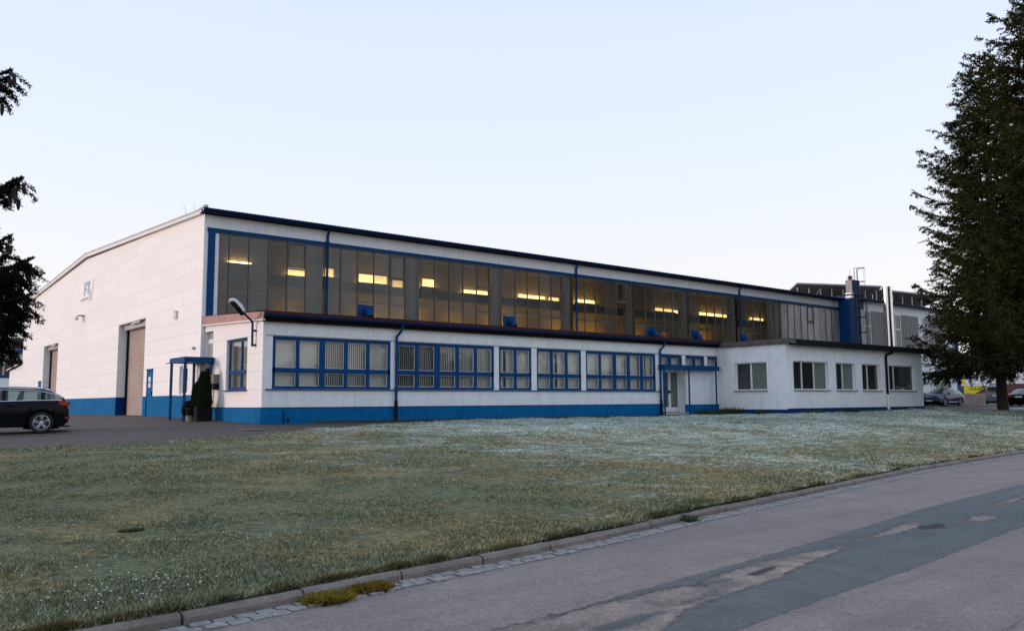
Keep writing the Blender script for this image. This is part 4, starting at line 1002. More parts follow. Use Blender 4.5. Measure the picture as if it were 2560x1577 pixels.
while x < H1-4.9:
    a = x
    f = MB(); frame(f, 'y', -.01, .055, a+.5, a+1.55, 4.75, 7.6, .1); f.box(a+.5, a+1.55, -.005, .04, 6.3, 6.42); wo = f.build('window', 'white', h2)
    f = MB(); f.box(a+.6, a+1.45, .03, .045, 4.85, 6.3); f.box(a+.6, a+1.45, .03, .045, 6.42, 7.5); f.build('glass', 'panelgrey', wo)
    f = MB(); m_ = 24; w_ = 3.1
    for j in range(m_):
        p0, p1 = a+1.65+w_*j/m_, a+1.65+w_*(j+1)/m_
        o0, o1 = (.0, .0) if j % 2 else (.035, .035)
        f.quad((p0, o0, 4.8), (p1, o1, 4.8), (p1, o1, 7.6), (p0, o0, 7.6)); f.quad((p1, 0, 4.8), (p1, .035, 4.8), (p1, .035, 7.6), (p1, 0, 7.6))
    f.build('ribbed_panel', 'panelgrey', h2)
    f = MB(); f.box(a+.0, a+5.0, -.04, .03, 4.62, 4.74); f.build('panel_sill', 'white', h2)
    x += 5.0; k += 1
d = MB(); d.box(H1-.55, H1+.06, -.02, .045, -.2, 8.3); d.build('corner_strip', 'blue', h2)
d = MB(); d.box(H0, H1-.6, .0, .047, -.2, .3); d.build('plinth', 'blue_deep', h2)
d = MB()
for k in range(36): d.box(63.7, 66.1, .0, .04, .1*k, .1*k+.08)
rdo = d.build('roller_door', 'panelgrey', h2)
d = MB(); d.box(66.1, 66.35, -.03, .045, 0, 3.8); d.build('door_post', 'black', rdo)
def rack(label, p0, p1, ztop, zlow, depth, n, slats):
    p0, p1 = Vector(p0), Vector(p1); dr = (p1-p0); ln = dr.length; dr.normalize(); nn = Vector((-dr.y, dr.x, 0))
    if nn.y < 0: nn = -nn
    t = thing('solar_rack', label, 'solar panels', (p0.x, p0.y, zlow), 0, 'solar racks on the hall roofs')
    d = MB(); a, b_ = p0+Vector((0, 0, ztop)), p1+Vector((0, 0, ztop)); lo = nn*depth+Vector((0, 0, zlow-ztop))
    d.prism([a, b_, b_+lo, a+lo], (0, 0, .06)); d.build('panel', 'solar', t)
    d = MB()
    m_ = int(n*2)
    for j in range(m_+1):
        q = a+dr*(ln*j/m_)+Vector((0, 0, -.04)); d.tube([q, q+lo], .035, 4)
    d.tube([a+Vector((0, 0, -.05)), b_+Vector((0, 0, -.05))], .045, 4); d.build('purlin', 'grey', t)
    for j in range(n+1):
        q = p0+dr*(.25+(ln-.5)*j/n)+nn*.35
        d = MB(); d.tube([(q.x, q.y, zlow-.75), (q.x, q.y, ztop-.28)], .045, 4); d.build('strut', 'lampwhite', t)
    d = MB()
    q0 = p0+dr*(.25+(ln-.5)/n)+nn*.33; q1 = p0+dr*(.25+(ln-.5)*2/n)+nn*.33
    d.tube([(q0.x, q0.y, zlow-.55), (q1.x, q1.y, ztop-.3)], .03, 4); d.build('brace', 'lampwhite', t)
    return t
rack('solar panel rack seen from behind on grey struts, behind the blue chimney', (49.2, 4.2, 0), (56.6, .9, 0), 10.0, 8.95, 2.6, 7, 1)
rack('solar panel rack seen from behind on grey struts, right of the steel flue', (57.3, 1.9, 0), (67.5, 0.5, 0), 9.95, 9.05, 2.6, 7, 1)

# ------------------------------------------------------------------ far left hall
fh = thing('far_hall', 'distant white hall with dark window band at the far left behind the gable', 'factory hall', (0, 86, 0))
FY = 86.
d = MB(); wall(d, 'y', FY, .4, -50, 30, -.3, 7.0, [(-49, 29, 4.2, 6.15)]); d.box(-50, 30, FY+25, FY+25.4, -.3, 7.0); d.build('wall', 'wall', fh)
d = MB(); d.prism([(-50, FY-.3, 7.2), (-50, FY+13, 8.6), (-50, FY+25.5, 7.2), (-50, FY+25.5, 7.05), (-50, FY-.3, 7.05)], (80, 0, 0)); d.build('roof', 'roof', fh)
d = MB(); d.box(-50, 30, FY-.45, FY-.02, 7.0, 7.42); d.build('gutter_board', 'blue', fh)
d = MB(); d.box(-49, 29, FY+.1, FY+.12, 4.2, 6.15); wo = d.build('window', 'glassdark', fh)
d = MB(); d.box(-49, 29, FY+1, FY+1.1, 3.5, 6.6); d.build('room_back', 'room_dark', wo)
d = MB()
x = -49.
while x < 29: d.box(x-.12, x+.12, FY+.02, FY+.09, 4.2, 6.15); x += 2.
d.build('mullion', 'grey', wo)
d = MB(); d.box(-49, 29, FY-.05, FY-.003, 3.9, 4.2); d.build('sill_band', 'blue', fh)
rack('solar panel rack seen from behind on the far left hall roof', (-40, FY+1.5, 0), (22, FY+1.5, 0), 8.95, 7.75, 3.0, 14, 1)
d = MB(); d.box(-8, 3.2, 70, 74, 0, 1.9); d.box(-8.05, 3.25, 69.95, 74.05, 1.75, 1.98)
for k in range(22): d.box(-7.9+.5*k, -7.7+.5*k, 69.93, 70, .1, 1.75)
tag(d.build('steel_container', 'rust', origin=(-2, 72, 0)), 'low rusty red brown skip standing before the distant far left hall', 'skip')

# ------------------------------------------------------------------ background on the right
def fb(u, v, w_): return at_depth(u, v, w_)
dirx = (at_depth(2395, 999, 96)-at_depth(2320, 999, 96)); dirx.z = 0; dirx.normalize(); nrm = Vector((dirx.y, -dirx.x, 0))
if nrm.dot(CAMV-at_depth(2350, 999, 96)) < 0: nrm = -nrm
P0 = at_depth(2300, 999, 96); P0.z = 0
def ob(mb, a0, a1, d0, d1, z0, z1, P=None):
    P = P or P0; c = P+dirx*((a0+a1)/2)+nrm*((d0+d1)/2)+Vector((0, 0, (z0+z1)/2))
    mb.obox(c, dirx, nrm, (0, 0, 1), (a1-a0)/2, (d1-d0)/2, (z1-z0)/2)
hd = thing('yellow_hoarding', 'long board fence painted bright yellow and brown with dark lettering, behind a soil bank', 'hoarding', at_depth(2440, 990, 112))
P1 = at_depth(2399, 999, 112); P1.z = 0
sc_ = 112/FPX
def hb(mb, u0, u1, v0, v1, d0, d1): ob(mb, (u0-2399)*sc_, (u1-2399)*sc_, d0, d1, (999-v1)*sc_+.5355, (999-v0)*sc_+.5355, P1)
d = MB(); hb(d, 2399, 2700, 960.5, 985.5, -.1, 0); d.build('brown_board', 'ochre', hd)
d = MB(); hb(d, 2399, 2700, 920, 963, -3.2, -3.0); d.build('back_wall', 'wall', hd)
d = MB(); hb(d, 2399, 2476, 961, 965.8, .003, .04); d.build('top_rail', 'white', hd)
d = MB(); hb(d, 2399, 2416, 951, 962.5, .005, .05); hb(d, 2411.5, 2437, 966.5, 985.5, .005, .05)
def hp_(u, v, dd): return P1+dirx*((u-2399)*sc_)+nrm*dd+Vector((0, 0, (999-v)*sc_+.5355))
d.prism([hp_(2437, 966.5, .005), hp_(2453, 966.5, .005), hp_(2462, 972.5, .005), hp_(2437, 985, .005)], nrm*.045)
d.prism([hp_(2463, 971.5, .005), hp_(2474, 965, .005), hp_(2474, 969.5, .005)], nrm*.045)
yb = d.build('yellow_board', 'yellow', hd)
nrmm = Matrix(((dirx.x, 0, nrm.x), (dirx.y, 0, nrm.y), (0, 1, 0)))
text('SOLAR', .62, hp_(2424.5, 976.5, .06), nrmm, 'black', yb, 'lettering', .01)
d = MB()
Pm = at_depth(2440, 999, 104); Pm.z = 0
for k in range(1): pass
sv, sf = [], []
ns = 60
for i in range(ns+1):
    a = -3.+26*i/ns
    for j, (dd, zz) in enumerate(((2.2, .02), (1.2, .5), (.4, .98), (-.6, 1.25), (-3, 1.2))):
        q = Pm+dirx*a+nrm*dd; sv.append((q.x, q.y, zz+.06*math.sin(a*2.1+j)+random.uniform(-.03, .03)-(.05 if j == 0 else 0)))
for i in range(ns):
    for j in range(4): sf.append((i*5+j, i*5+5+j, i*5+6+j, i*5+1+j))
struct(npmesh('soil_bank', sv, sf, 'soil'))
b2 = thing('sign_building', 'white building bearing a sign of dark blue figures at the right edge', 'building', at_depth(2550, 990, 118))
P2 = at_depth(2512, 999, 118); P2.z = 0; s2 = 118/FPX
d = MB(); ob(d, -3.5, 14, -12, 0, -.3, (999-900)*s2, P2); d.build('wall', 'wall', b2)
d = MB(); ob(d, .2, 8, .003, .05, .1, 2.0, P2); d.build('dark_base', 'room_dark', b2)
d = MB(); ob(d, .2, 1.55, .005, .06, (999-948)*s2, (999-921)*s2, P2); sgn = d.build('sign_panel', 'paper', b2)
q = P2+dirx*.28+nrm*.07+Vector((0, 0, (999-937)*s2))
text('66.', .72, q, nrmm, 'blue_deep', sgn, 'lettering', .01)

# ------------------------------------------------------------------ cars
def wheel(root, x, y, r, side, spokes=5, detail=True):
    t = MB(); wd = .2; s = side
    t.lathe([(r*.66, -wd/2), (r*.93, -wd/2), (r, -wd/2+.03), (r, wd/2-.03), (r*.93, wd/2), (r*.66, wd/2)], (x, y, r), 'y', 28)
    wo = t.build('wheel', 'rubber', root, local=True, smooth=True)
    t = MB(); yo = y+s*(wd/2)
    t.lathe([(r*.60, -s*.05), (r*.67, -s*.03), (r*.69, s*.006), (r*.66, s*.008), (r*.62, -s*.02)], (x, yo, r), 'y', 28)
    for k in range(spokes):
        a = 2*math.pi*k/spokes+.3
        for off_ in (-.11, .11):
            a1 = a+off_*.55
            dv_ = Vector((math.cos(a1), 0, math.sin(a1))); tv = Vector((-math.sin(a1), 0, math.cos(a1)))
            t.obox(Vector((x, yo-s*.012, r))+dv_*r*.36+tv*off_*.12, dv_, tv, (0, 1, 0), r*.31, r*.068, .012)
    t.lathe([(r*.15, -s*.03), (r*.15, s*.0), (r*.1, s*.006)], (x, yo, r), 'y', 16)
    t.build('rim', 'alloy', wo, local=True)
    t = MB(); t.lathe([(r*.61, -s*.07), (r*.61, -s*.06)], (x, yo, r), 'y', 24); t.build('brake_disc', 'black', wo, local=True)
    return wo
def carbody(name, label, paint, loc, heading, st, cat='car', xpill=(), win=None, r=.33, ax=(1.4, -1.4), W=1.82, shade=True):
    """st: list of (x, zb, zbelt, ztop, w_mid, w_belt, w_top); heading = direction of the front"""
    rz = math.atan2(heading[1], heading[0]); t = thing(name, label, cat, loc, rz)
    def interp(x, k): return float(np.interp(x, [s[0] for s in st], [s[k] for s in st]))
    X_ = sorted({round(v, 4) for v in np.r_[[s[0] for s in st], np.linspace(st[0][0], st[-1][0], 40)]})
    rings = []
    for x in X_:
        zb, zl, zt, wm, wb, wt = (interp(x, k) for k in range(1, 7))
        zm = zb+(zl-zb)*.55; arch = 0
        for a in ax:
            dx = abs(x-a)
            if dx < r+.07: arch = max(arch, math.sqrt((r+.07)**2-dx*dx)+r-.02)
        zbb = max(zb, arch) if arch else zb
        zmm = max(zm, zbb+.04)
        zl2 = max(zl, zmm+.05)
        half = [(0, zb), (wm*.80, zb), (wm*.97, zbb), (wm, zmm), (wb*1.005, zl2-.06), (wb*.975, zl2), (wt*1.0, zt-.07*(1 if zt-zl > .15 else .3)), (wt*.86, zt-.012), (0, zt)]
        rings.append([(x, -y, z) for y, z in half[::-1]]+[(x, y, z) for y, z in half[1:-1]])
    n = len(rings[0])
    body, gl = MB(), MB()
    for ri in rings: body.v += ri
    gl.v = list(body.v)
    H = 9
    for i in range(len(rings)-1):
        xm = (X_[i]+X_[i+1])/2
        for j in range(n):
            q = (i*n+j, i*n+(j+1) % n, (i+1)*n+(j+1) % n, (i+1)*n+j)
            # ring order: top(0),(roof edge 1),(rail 2),(belt 3)... mirrored
            side = j in (2, 13)
            topf = j in (0, 1, 14, 15)
            glass = False
            if side and any(a < xm < b_ for a, b_ in win['side']): glass = True
            if topf and any(a < xm < b_ for a, b_ in win['top']): glass = True
            (gl if glass else body).f.append(q)
    body.f.append(tuple(range(n))); body.f.append(tuple((len(rings)-1)*n+k for k in reversed(range(n))))
    bo = body.build('body', paint, t, local=True, smooth=True)
    used = sorted({k for f in gl.f for k in f}); mp = {k: i for i, k in enumerate(used)}
    g2 = MB(); g2.v = [gl.v[k] for k in used]; g2.f = [tuple(mp[k] for k in f) for f in gl.f]
    g2.build('window_glass', 'carglass', t, local=True, smooth=True)
    inn = MB(); xs2 = [a for a, _ in win['side']]+[b_ for _, b_ in win['side']]
    xa, xb = min(xs2), max(xs2)
    inn.box(xa+.1, xb-.5, -W*.4, W*.4, interp(0, 1)+.1, interp(0, 2)-.12)
    for sx_ in win.get('seats', ()):
        for y in (-.38, .38):
            inn.obox((sx_, y, interp(0, 2)-.05), (1, 0, .2), (0, 1, 0), (-.2, 0, 1), .07, .24, .28); inn.obox((sx_-.07, y, interp(0, 2)+.28), (1, 0, .2), (0, 1, 0), (-.2, 0, 1), .05, .14, .1)
    inn.build('seats', 'rubber', t, local=True)
    for a in ax:
        for s in (1, -1): wheel(t, a, s*(W/2-.125), r, s)
    wl = MB()
    for a in ax: wl.box(a-r-.03, a+r+.03, -W/2+.24, W/2-.24, .12, r*2.0)
    wl.build('wheel_well', 'black', t, local=True)
    return t, interp, bo
est = [(-2.16, .42, .72, .80, .50, .46, .40), (-2.13, .34, .80, .92, .64, .60, .48), (-2.06, .28, .93, 1.05, .76, .72, .56), (-1.98, .22, 1.0, 1.13, .84, .80, .60), (-1.86, .2, 1.01, 1.21, .89, .845, .62), (-1.66, .2, 1.01, 1.315, .915, .87, .63), (-1.2, .2, 1.005, 1.395, .92, .875, .64), (-.4, .2, .985, 1.425, .92, .875, .66), (.35, .2, .965, 1.40, .92, .87, .64), (.75, .2, .955, 1.26, .92, .865, .66), (1.3, .2, .945, .99, .92, .84, .78), (1.8, .2, .88, .93, .91, .8, .72), (2.15, .22, .76, .80, .86, .74, .62), (2.36, .35, .60, .63, .70, .62, .45)]
HD = Vector((-.985, .17, 0)).normalized()
# rear near-side wheel contact at (-5.86,-3.52); that wheel sits at local (-1.40, +W/2 side facing the camera)
lft = Vector((-HD.y, HD.x, 0))
ctr = Vector((-5.98, -3.46, 0))+HD*1.40-lft*.80
estate, ifn, bo = carbody('estate_car', 'black estate car with bright window trim and silver wheels at the left edge', 'carblack', (ctr.x, ctr.y, gz1(-5.86, -3.52)+.0), HD, est, win=dict(side=[(-1.9, -1.42), (-1.36, -.42), (-.30, .72)], top=[(-2.05, -1.72), (.45, 1.28)], seats=(-.75, .15)), r=.335)
for s in (1, -1):
    d = MB(); xs2 = np.linspace(-1.92, .9, 22); d.tube([(x, s*(ifn(x, 5)*.985+.006), ifn(x, 2)+.012) for x in xs2], .012, 5)
    xs3 = np.linspace(-1.92, .5, 22)
    d.tube([(x, s*(ifn(x, 6)*1.0+.012), min(ifn(x, 3)-.075, ifn(x, 2)+(x+1.95)*1.2+.02)) for x in xs3], .012, 5); d.build('window_trim', 'chrome', estate, local=True)
    d = MB(); d.obox((-1.97, s*.79, .93), (.85, s*.5, .12), (-.5, .85*s, 0), (0, 0, 1), .13, .035, .06); d.obox((-2.07, s*.62, .92), (.5, s*.86, 0), (.86, -.5*s, 0), (0, 0, 1), .14, .04, .055); d.build('tail_lamp', 'redlamp', estate, local=True)
    d = MB(); d.obox((-2.09, s*.66, .47), (.45, s*.88, 0), (1, 0, 0), (0, 0, 1), .13, .04, .018); d.build('reflector', 'redlamp', estate, local=True)
    for x in (-.55, .55): d = MB(); d.box(x-.11, x+.11, s*(ifn(x, 5)-.02), s*(ifn(x, 5)+.03), ifn(x, 2)-.15, ifn(x, 2)-.115); d.build('door_handle', 'carblack', estate, local=True)
    d = MB(); d.tube([(x, s*.60, ifn(x, 3)+.03) for x in np.linspace(-1.6, .25, 9)], .014, 5); d.build('roof_rail', 'chrome', estate, local=True)
d = MB(); d.prism([(-1.28, -.02, 1.37), (-1.46, -.02, 1.35), (-1.50, -.02, 1.45)], (0, .04, 0)); d.build('roof_antenna', 'black', estate, local=True)
d = MB(); d.box(-1.9, -.9, -.75, -.1, .12, .3); d.box(-2.2, 1.9, -.7, .7, .19, .22); d.build('underbody', 'black', estate, local=True)

hb_ = [(-2.05, .35, .75, .82, .78, .74, .6), (-1.98, .25, .9, 1.0, .85, .82, .62), (-1.8, .22, .98, 1.22, .88, .84, .6), (-1.5, .2, .98, 1.38, .89, .85, .6), (-.6, .2, .95, 1.46, .90, .855, .62), (.15, .2, .93, 1.44, .90, .85, .62), (.6, .2, .92, 1.28, .9, .84, .64), (1.25, .2, .90, .98, .9, .82, .76), (1.75, .22, .82, .87, .88, .78, .7), (2.05, .3, .66, .70, .80, .7, .55), (2.15, .4, .55, .58, .66, .6, .4)]
HB = Vector((-1.0, .04, 0)).normalized(); c_ = at_depth(2345, 1010, 71)
fwheel = Vector((58.2, -2.95, 0)); lf = Vector((-HB.y, HB.x, 0))
side = 1 if lf.dot(CAMV-fwheel) > 0 else -1
pc = fwheel-HB*1.3-lf*side*.78
hatch, ifn2, _ = carbody('hatchback_car', 'dark blue hatchback with silver wheels parked beyond the annex corner', 'carblue', (pc.x, pc.y, gz1(58, -3)), HB, hb_, win=dict(side=[(-1.62, -.5), (-.4, .85)], top=[(-1.95, -1.5), (.3, 1.22)], seats=(-.7, .2)), r=.32, ax=(1.3, -1.25), W=1.8)
for s in (1, -1):
    d = MB(); d.obox((1.86, s*.68, .74), (.75, -s*.6, 0), (.6, s*.75, 0), (0, 0, 1), .16, .05, .06); d.build('headlight', 'lens', hatch, local=True)
    d = MB(); d.box(.75, .95, s*.88, s*1.02, .93, 1.06); d.build('door_mirror', 'black', hatch, local=True)
    d = MB(); d.tube([(x, s*(ifn2(x, 4)+.004), .34) for x in np.linspace(-.8, .85, 5)], .02, 5); d.build('sill_strip', 'chrome', hatch, local=True)
d = MB(); d.tube([(2.0, y, .72) for y in (-.35, .35)], .02, 5); d.build('grille_bar', 'chrome', hatch, local=True)
d = MB(); d.box(2.12, 2.17, -.26, .26, .4, .51); d.build('number_plate', 'plate', hatch, local=True)

vb_ = [(-2.2, .45, 1.0, 1.75, .80, .80, .66), (-2.15, .3, 1.05, 1.86, .9, .87, .7), (-1.5, .25, 1.06, 1.92, .92, .88, .72), (0, .25, 1.05, 1.92, .92, .88, .72), (.8, .25, 1.04, 1.8, .92, .88, .72), (1.5, .25, 1.02, 1.12, .92, .86, .78), (2.0, .3, .85, .9, .88, .8, .7), (2.15, .4, .7, .74, .75, .7, .5)]
vp = at_depth(2490, 1009, 84); hv = (vp-CAMV); hv.z = 0; hv.normalize()
van, _, _ = carbody('parked_van', 'grey van seen from behind beside the spruce trunk', 'cargrey', (vp.x+hv.x*2.2, vp.y+hv.y*2.2, gz1(vp.x, vp.y)), hv, vb_, cat='van', win=dict(side=[(-1.9, -.6), (-.5, .9)], top=[(.85, 1.45)]), r=.33, ax=(1.35, -1.35), W=1.84)
d = MB(); d.box(-2.225, -2.2, -.66, .66, 1.12, 1.68); d.build('rear_window', 'carglass', van, local=True)
d = MB(); d.box(-2.24, -2.2, -.72, .72, 1.04, 1.09); d.build('rear_trim', 'chrome', van, local=True)
d = MB(); d.box(-2.24, -2.2, -.3, .3, .82, .93); d.build('number_plate', 'plate', van, local=True)
for s in (1, -1): d = MB(); d.box(-2.23, -2.14, s*.70, s*.86, .8, 1.1); d.build('tail_lamp', 'redlamp', van, local=True)
sed = [(-2.35, .4, .8, .86, .76, .72, .6), (-2.28, .28, .93, .99, .86, .82, .7), (-1.7, .22, .98, 1.05, .9, .86, .74), (-1.0, .2, .97, 1.36, .91, .86, .6), (-.2, .2, .95, 1.44, .91, .86, .62), (.4, .2, .94, 1.38, .91, .86, .62), (1.2, .2, .92, .98, .91, .83, .76), (1.9, .22, .82, .86, .88, .78, .66), (2.35, .4, .6, .63, .7, .62, .45)]
sp_ = at_depth(2548, 1009, 68); hs_ = (sp_-CAMV); hs_.z = 0; hs_.normalize(); hs_ = (hs_+Vector((hs_.y, -hs_.x, 0))*.22).normalized()
sedan, _, _ = carbody('saloon_car', 'black saloon car seen from behind at the right edge with a white number plate', 'carblack', (sp_.x+hs_.x*2.3, sp_.y+hs_.y*2.3, gz1(sp_.x, sp_.y)), hs_, sed, win=dict(side=[(-1.2, -.3), (-.2, .9)], top=[(-1.62, -1.05), (.5, 1.15)]), r=.33, ax=(1.4, -1.4), W=1.82)
d = MB(); d.box(-2.40, -2.33, -.26, .26, .72, .84); d.build('number_plate', 'plate', sedan, local=True)
for s in (1, -1): d = MB(); d.box(-2.36, -2.2, s*.5, s*.84, .78, .93); d.build('tail_lamp', 'redlamp', sedan, local=True)

# manhole
mz = gz1(-.8, -7.4)
d = MB(); d.lathe([(.42, .0), (.42, .014), (.30, .016), (.30, .008), (.05, .01)], (-.85, -7.45, mz), 'z', 28)
tag(d.build('manhole_cover', 'concrete', origin=(-.85, -7.45, mz)), 'round manhole cover in the asphalt near the wing corner', 'manhole cover')
# ------------------------------------------------------------------ vegetation
def leaf_mat(name, c1, c2, tr=.25):
    m = bpy.data.materials.new(name); m.use_nodes = True; n = m.node_tree; n.nodes.clear(); g = G(n)
    o = n.nodes.new('ShaderNodeOutputMaterial'); a = n.nodes.new('ShaderNodeBsdfDiffuse'); t = n.nodes.new('ShaderNodeBsdfTranslucent')
    at = n.nodes.new('ShaderNodeAttribute'); at.attribute_name = 'rnd'
    v = g.mix(at.outputs['Fac'], c1, c2)
    v = g.mix(g.math('MULTIPLY', g.ramp(g.noise(g.pos(), .6, 4), .4, .7), .5), v, tuple(x*.6 for x in c1))
    g.L(v, a.inputs[0]); g.L(v, t.inputs[0])
    mx_ = n.nodes.new('ShaderNodeMixShader'); mx_.inputs[0].default_value = tr
    g.L(a.outputs[0], mx_.inputs[1]); g.L(t.outputs[0], mx_.inputs[2]); g.L(mx_.outputs[0], o.inputs[0])
    return m
MT['spruce'] = leaf_mat('spruce_needles', (.014, .020, .010), (.078, .076, .028))
MT['spruce_near'] = leaf_mat('spruce_needles_near', (.006, .009, .006), (.018, .024, .013))
MT['conifer'] = leaf_mat('dwarf_conifer', (.010, .018, .010), (.045, .06, .03))
MT['weed'] = leaf_mat('weed_leaves', (.15, .12, .02), (.33, .25, .045), .3)
MT['weedbrown'] = leaf_mat('weed_leaves_brown', (.12, .08, .02), (.28, .18, .035), .3)
MT['tuft'] = leaf_mat('tuft_leaves', (.055, .075, .03), (.15, .175, .08), .3)
MT['fringe'] = leaf_mat('kerb_fringe_leaves', (.07, .05, .02), (.17, .16, .07), .3)
MT['shrubdark'] = leaf_mat('dark_herbs', (.045, .055, .025), (.11, .13, .06), .3)
MT['woodland'] = leaf_mat('woodland_leaves', (.06, .065, .05), (.11, .11, .08), .2)
def unit(v): return v/np.maximum(np.linalg.norm(v, axis=-1, keepdims=True), 1e-9)
def leafquads(P, D, L_, Wd, rr=None):
    """diamond leaves: base P, direction D, length L_, half width Wd"""
    n = len(P); D = unit(D); q = rng.normal(size=(n, 3)); S_ = unit(np.cross(D, q))
    L_ = np.broadcast_to(L_, n)[:, None]; Wd = np.broadcast_to(Wd, n)[:, None]
    mid = P+D*L_*.45
    V = np.stack([P, mid+S_*Wd, P+D*L_, mid-S_*Wd], 1).reshape(-1, 3); F = np.arange(4*n).reshape(n, 4)
    return V, F
def spruce(name, label, base, H, Rb, zlow, trunk_r, nbr, mat, leafL, leafW, per_m, power=.75, lean=0., seed=1, droop=.25, extra=None, keep=None, group=None, upturn=.22, rmod=None):
    global rng
    rng = np.random.default_rng(seed)
    t = thing(name, label, 'spruce tree', base, 0, group)
    B = np.array(base)
    tm = MB(); tm.tube([(base[0], base[1], base[2]-.3), (base[0], base[1], base[2]+H*.1), (base[0], base[1], base[2]+H*.5), (base[0], base[1], base[2]+H)], [trunk_r*1.25, trunk_r, trunk_r*.6, .03], 10)
    tk = tm.build('trunk', 'bark', t, smooth=True)
    limbs = MB(); LP, LD, LL = [], [], []
    spec = []
    for i in range(nbr):
        f = (i+rng.random())/nbr; z = zlow+(H*.985-zlow)*f**1.05
        a = i*2.39996+rng.normal(0, .25); rr = Rb*(1-(z-zlow)/(H-zlow))**power*rng.choice([.62, .8, .95, 1.05, 1.16])*rng.uniform(.92, 1.06)+.25
        spec.append((z, a, rr*(rmod(z, a) if rmod else 1), None))
    for z, a, rr, _ in spec:
        if keep is not None and not keep(z, a, rr): continue
        n = max(5, int(rr*2)); s = np.linspace(0, 1, n)
        hor = rr*s
        f = (z-zlow)/(H-zlow)
        zz = z + rr*(-droop*(1-f*1.3)*np.sin(s*np.pi*.62)*1.15 + upturn*s**2.2) + rr*.25*f*s
        zz = zz+np.cumsum(rng.normal(0, .02*rr/n, n)); aa = a+np.cumsum(rng.normal(0, .25/n, n))
        pts = B+np.c_[hor*np.cos(aa), hor*np.sin(aa), zz]
        branch(limbs, pts, rr, LP, LD, LL, per_m, 1., s0=.12 if rr > 2 else .0)
    if extra:
        for pts, rr in extra: branch(limbs, pts, rr, LP, LD, LL, 620, .5, s0=.4, hang=1.6, tw=.40, jit=.012)
    limbs.build('limbs', 'bark', t)
    P = np.concatenate(LP); D = np.concatenate(LD)
    lf = np.concatenate(LL); ln = leafL*lf*rng.uniform(.6, 1.3, len(P))
    V, F = leafquads(P, D, ln, leafW*lf**.4*rng.uniform(.7, 1.3, len(P)))
    cl = np.repeat(np.clip(rng.normal(.45, .25, len(P)), 0, 1), 4)
    npmesh('crown', V, F, mat, t, attr=cl)
    return t, P
extra_mul = 1.
def branch(limbs, pts, rr, LP, LD, LL, per_m, leafL, s0=.1, hang=1., tw=1., jit=.02):
    n = len(pts)
    limbs.tube([tuple(p) for p in pts], [max(.006, .012*rr**.8*(1-.85*k/(n-1))+.004) for k in range(n)], 5, caps=False)
    # side twigs, flat fan plus drooping
    nt_ = max(6, int(rr*9)); u = np.sort(rng.uniform(s0, 1, nt_))
    idx = u*(n-1); i0 = np.minimum(idx.astype(int), n-2); fr = (idx-i0)[:, None]
    p0 = pts[i0]*(1-fr)+pts[i0+1]*fr; tan = unit(pts[i0+1]-pts[i0])
    side = np.where(rng.random(nt_) < .5, -1., 1.)[:, None]
    sv = unit(np.cross(tan, np.array([0, 0, 1.])))*side
    tl = (np.minimum(.36*rr, 1.5)*(1-.72*u)+.16)*rng.uniform(.6, 1.2, nt_)*tw
    dr = unit(tan*.75+sv*.8+np.array([0, 0, -.22*hang])+rng.normal(0, .15, (nt_, 3)))
    for q in range(nt_):
        m = max(4, int(tl[q]*per_m)); v = rng.random(m)[:, None]
        P = p0[q]+dr[q]*tl[q]*v+np.array([0, 0, -1.])*(v**2)*tl[q]*.28*hang+rng.normal(0, jit, (m, 3))
        D = dr[q]*.7+rng.normal(0, .55, (m, 3))+np.array([0, 0, -.45*hang])
        LP.append(P); LD.append(D); LL.append(np.full(m, leafL))
    m = int(rr*per_m*1.2); v = rng.uniform(s0, 1, m); idx = v*(n-1); i0 = np.minimum(idx.astype(int), n-2); fr = (idx-i0)[:, None]
    LP.append(pts[i0]*(1-fr)+pts[i0+1]*fr); LD.append(unit(pts[i0+1]-pts[i0])*.6+rng.normal(0, .6, (m, 3))); LL.append(np.full(m, leafL))

ta = at_depth(2507, 1012, 55); tb = at_depth(2680, 1015, 46)
spruce('spruce_tree', 'tall dark spruce with its bare trunk showing between the parked cars', (ta.x, ta.y, gz1(ta.x, ta.y)), 24.8, 6.5, 4.15, .30, 245, 'spruce', .19, .034, 32, power=.74, seed=11, droop=.34, upturn=.25, rmod=lambda z, a: 1-.22*max(0, math.cos(a-math.atan2(.6331, -.774)))*(1.3 if 5.6 < z < 13 else 0))
spruce('spruce_tree', 'very tall dark spruce cut off by the right edge of the photo', (tb.x, tb.y, gz1(tb.x, tb.y)), 28, 6.9, 4.2, .36, 300, 'spruce', .19, .034, 32, power=.8, seed=12, droop=.3, upturn=.25)
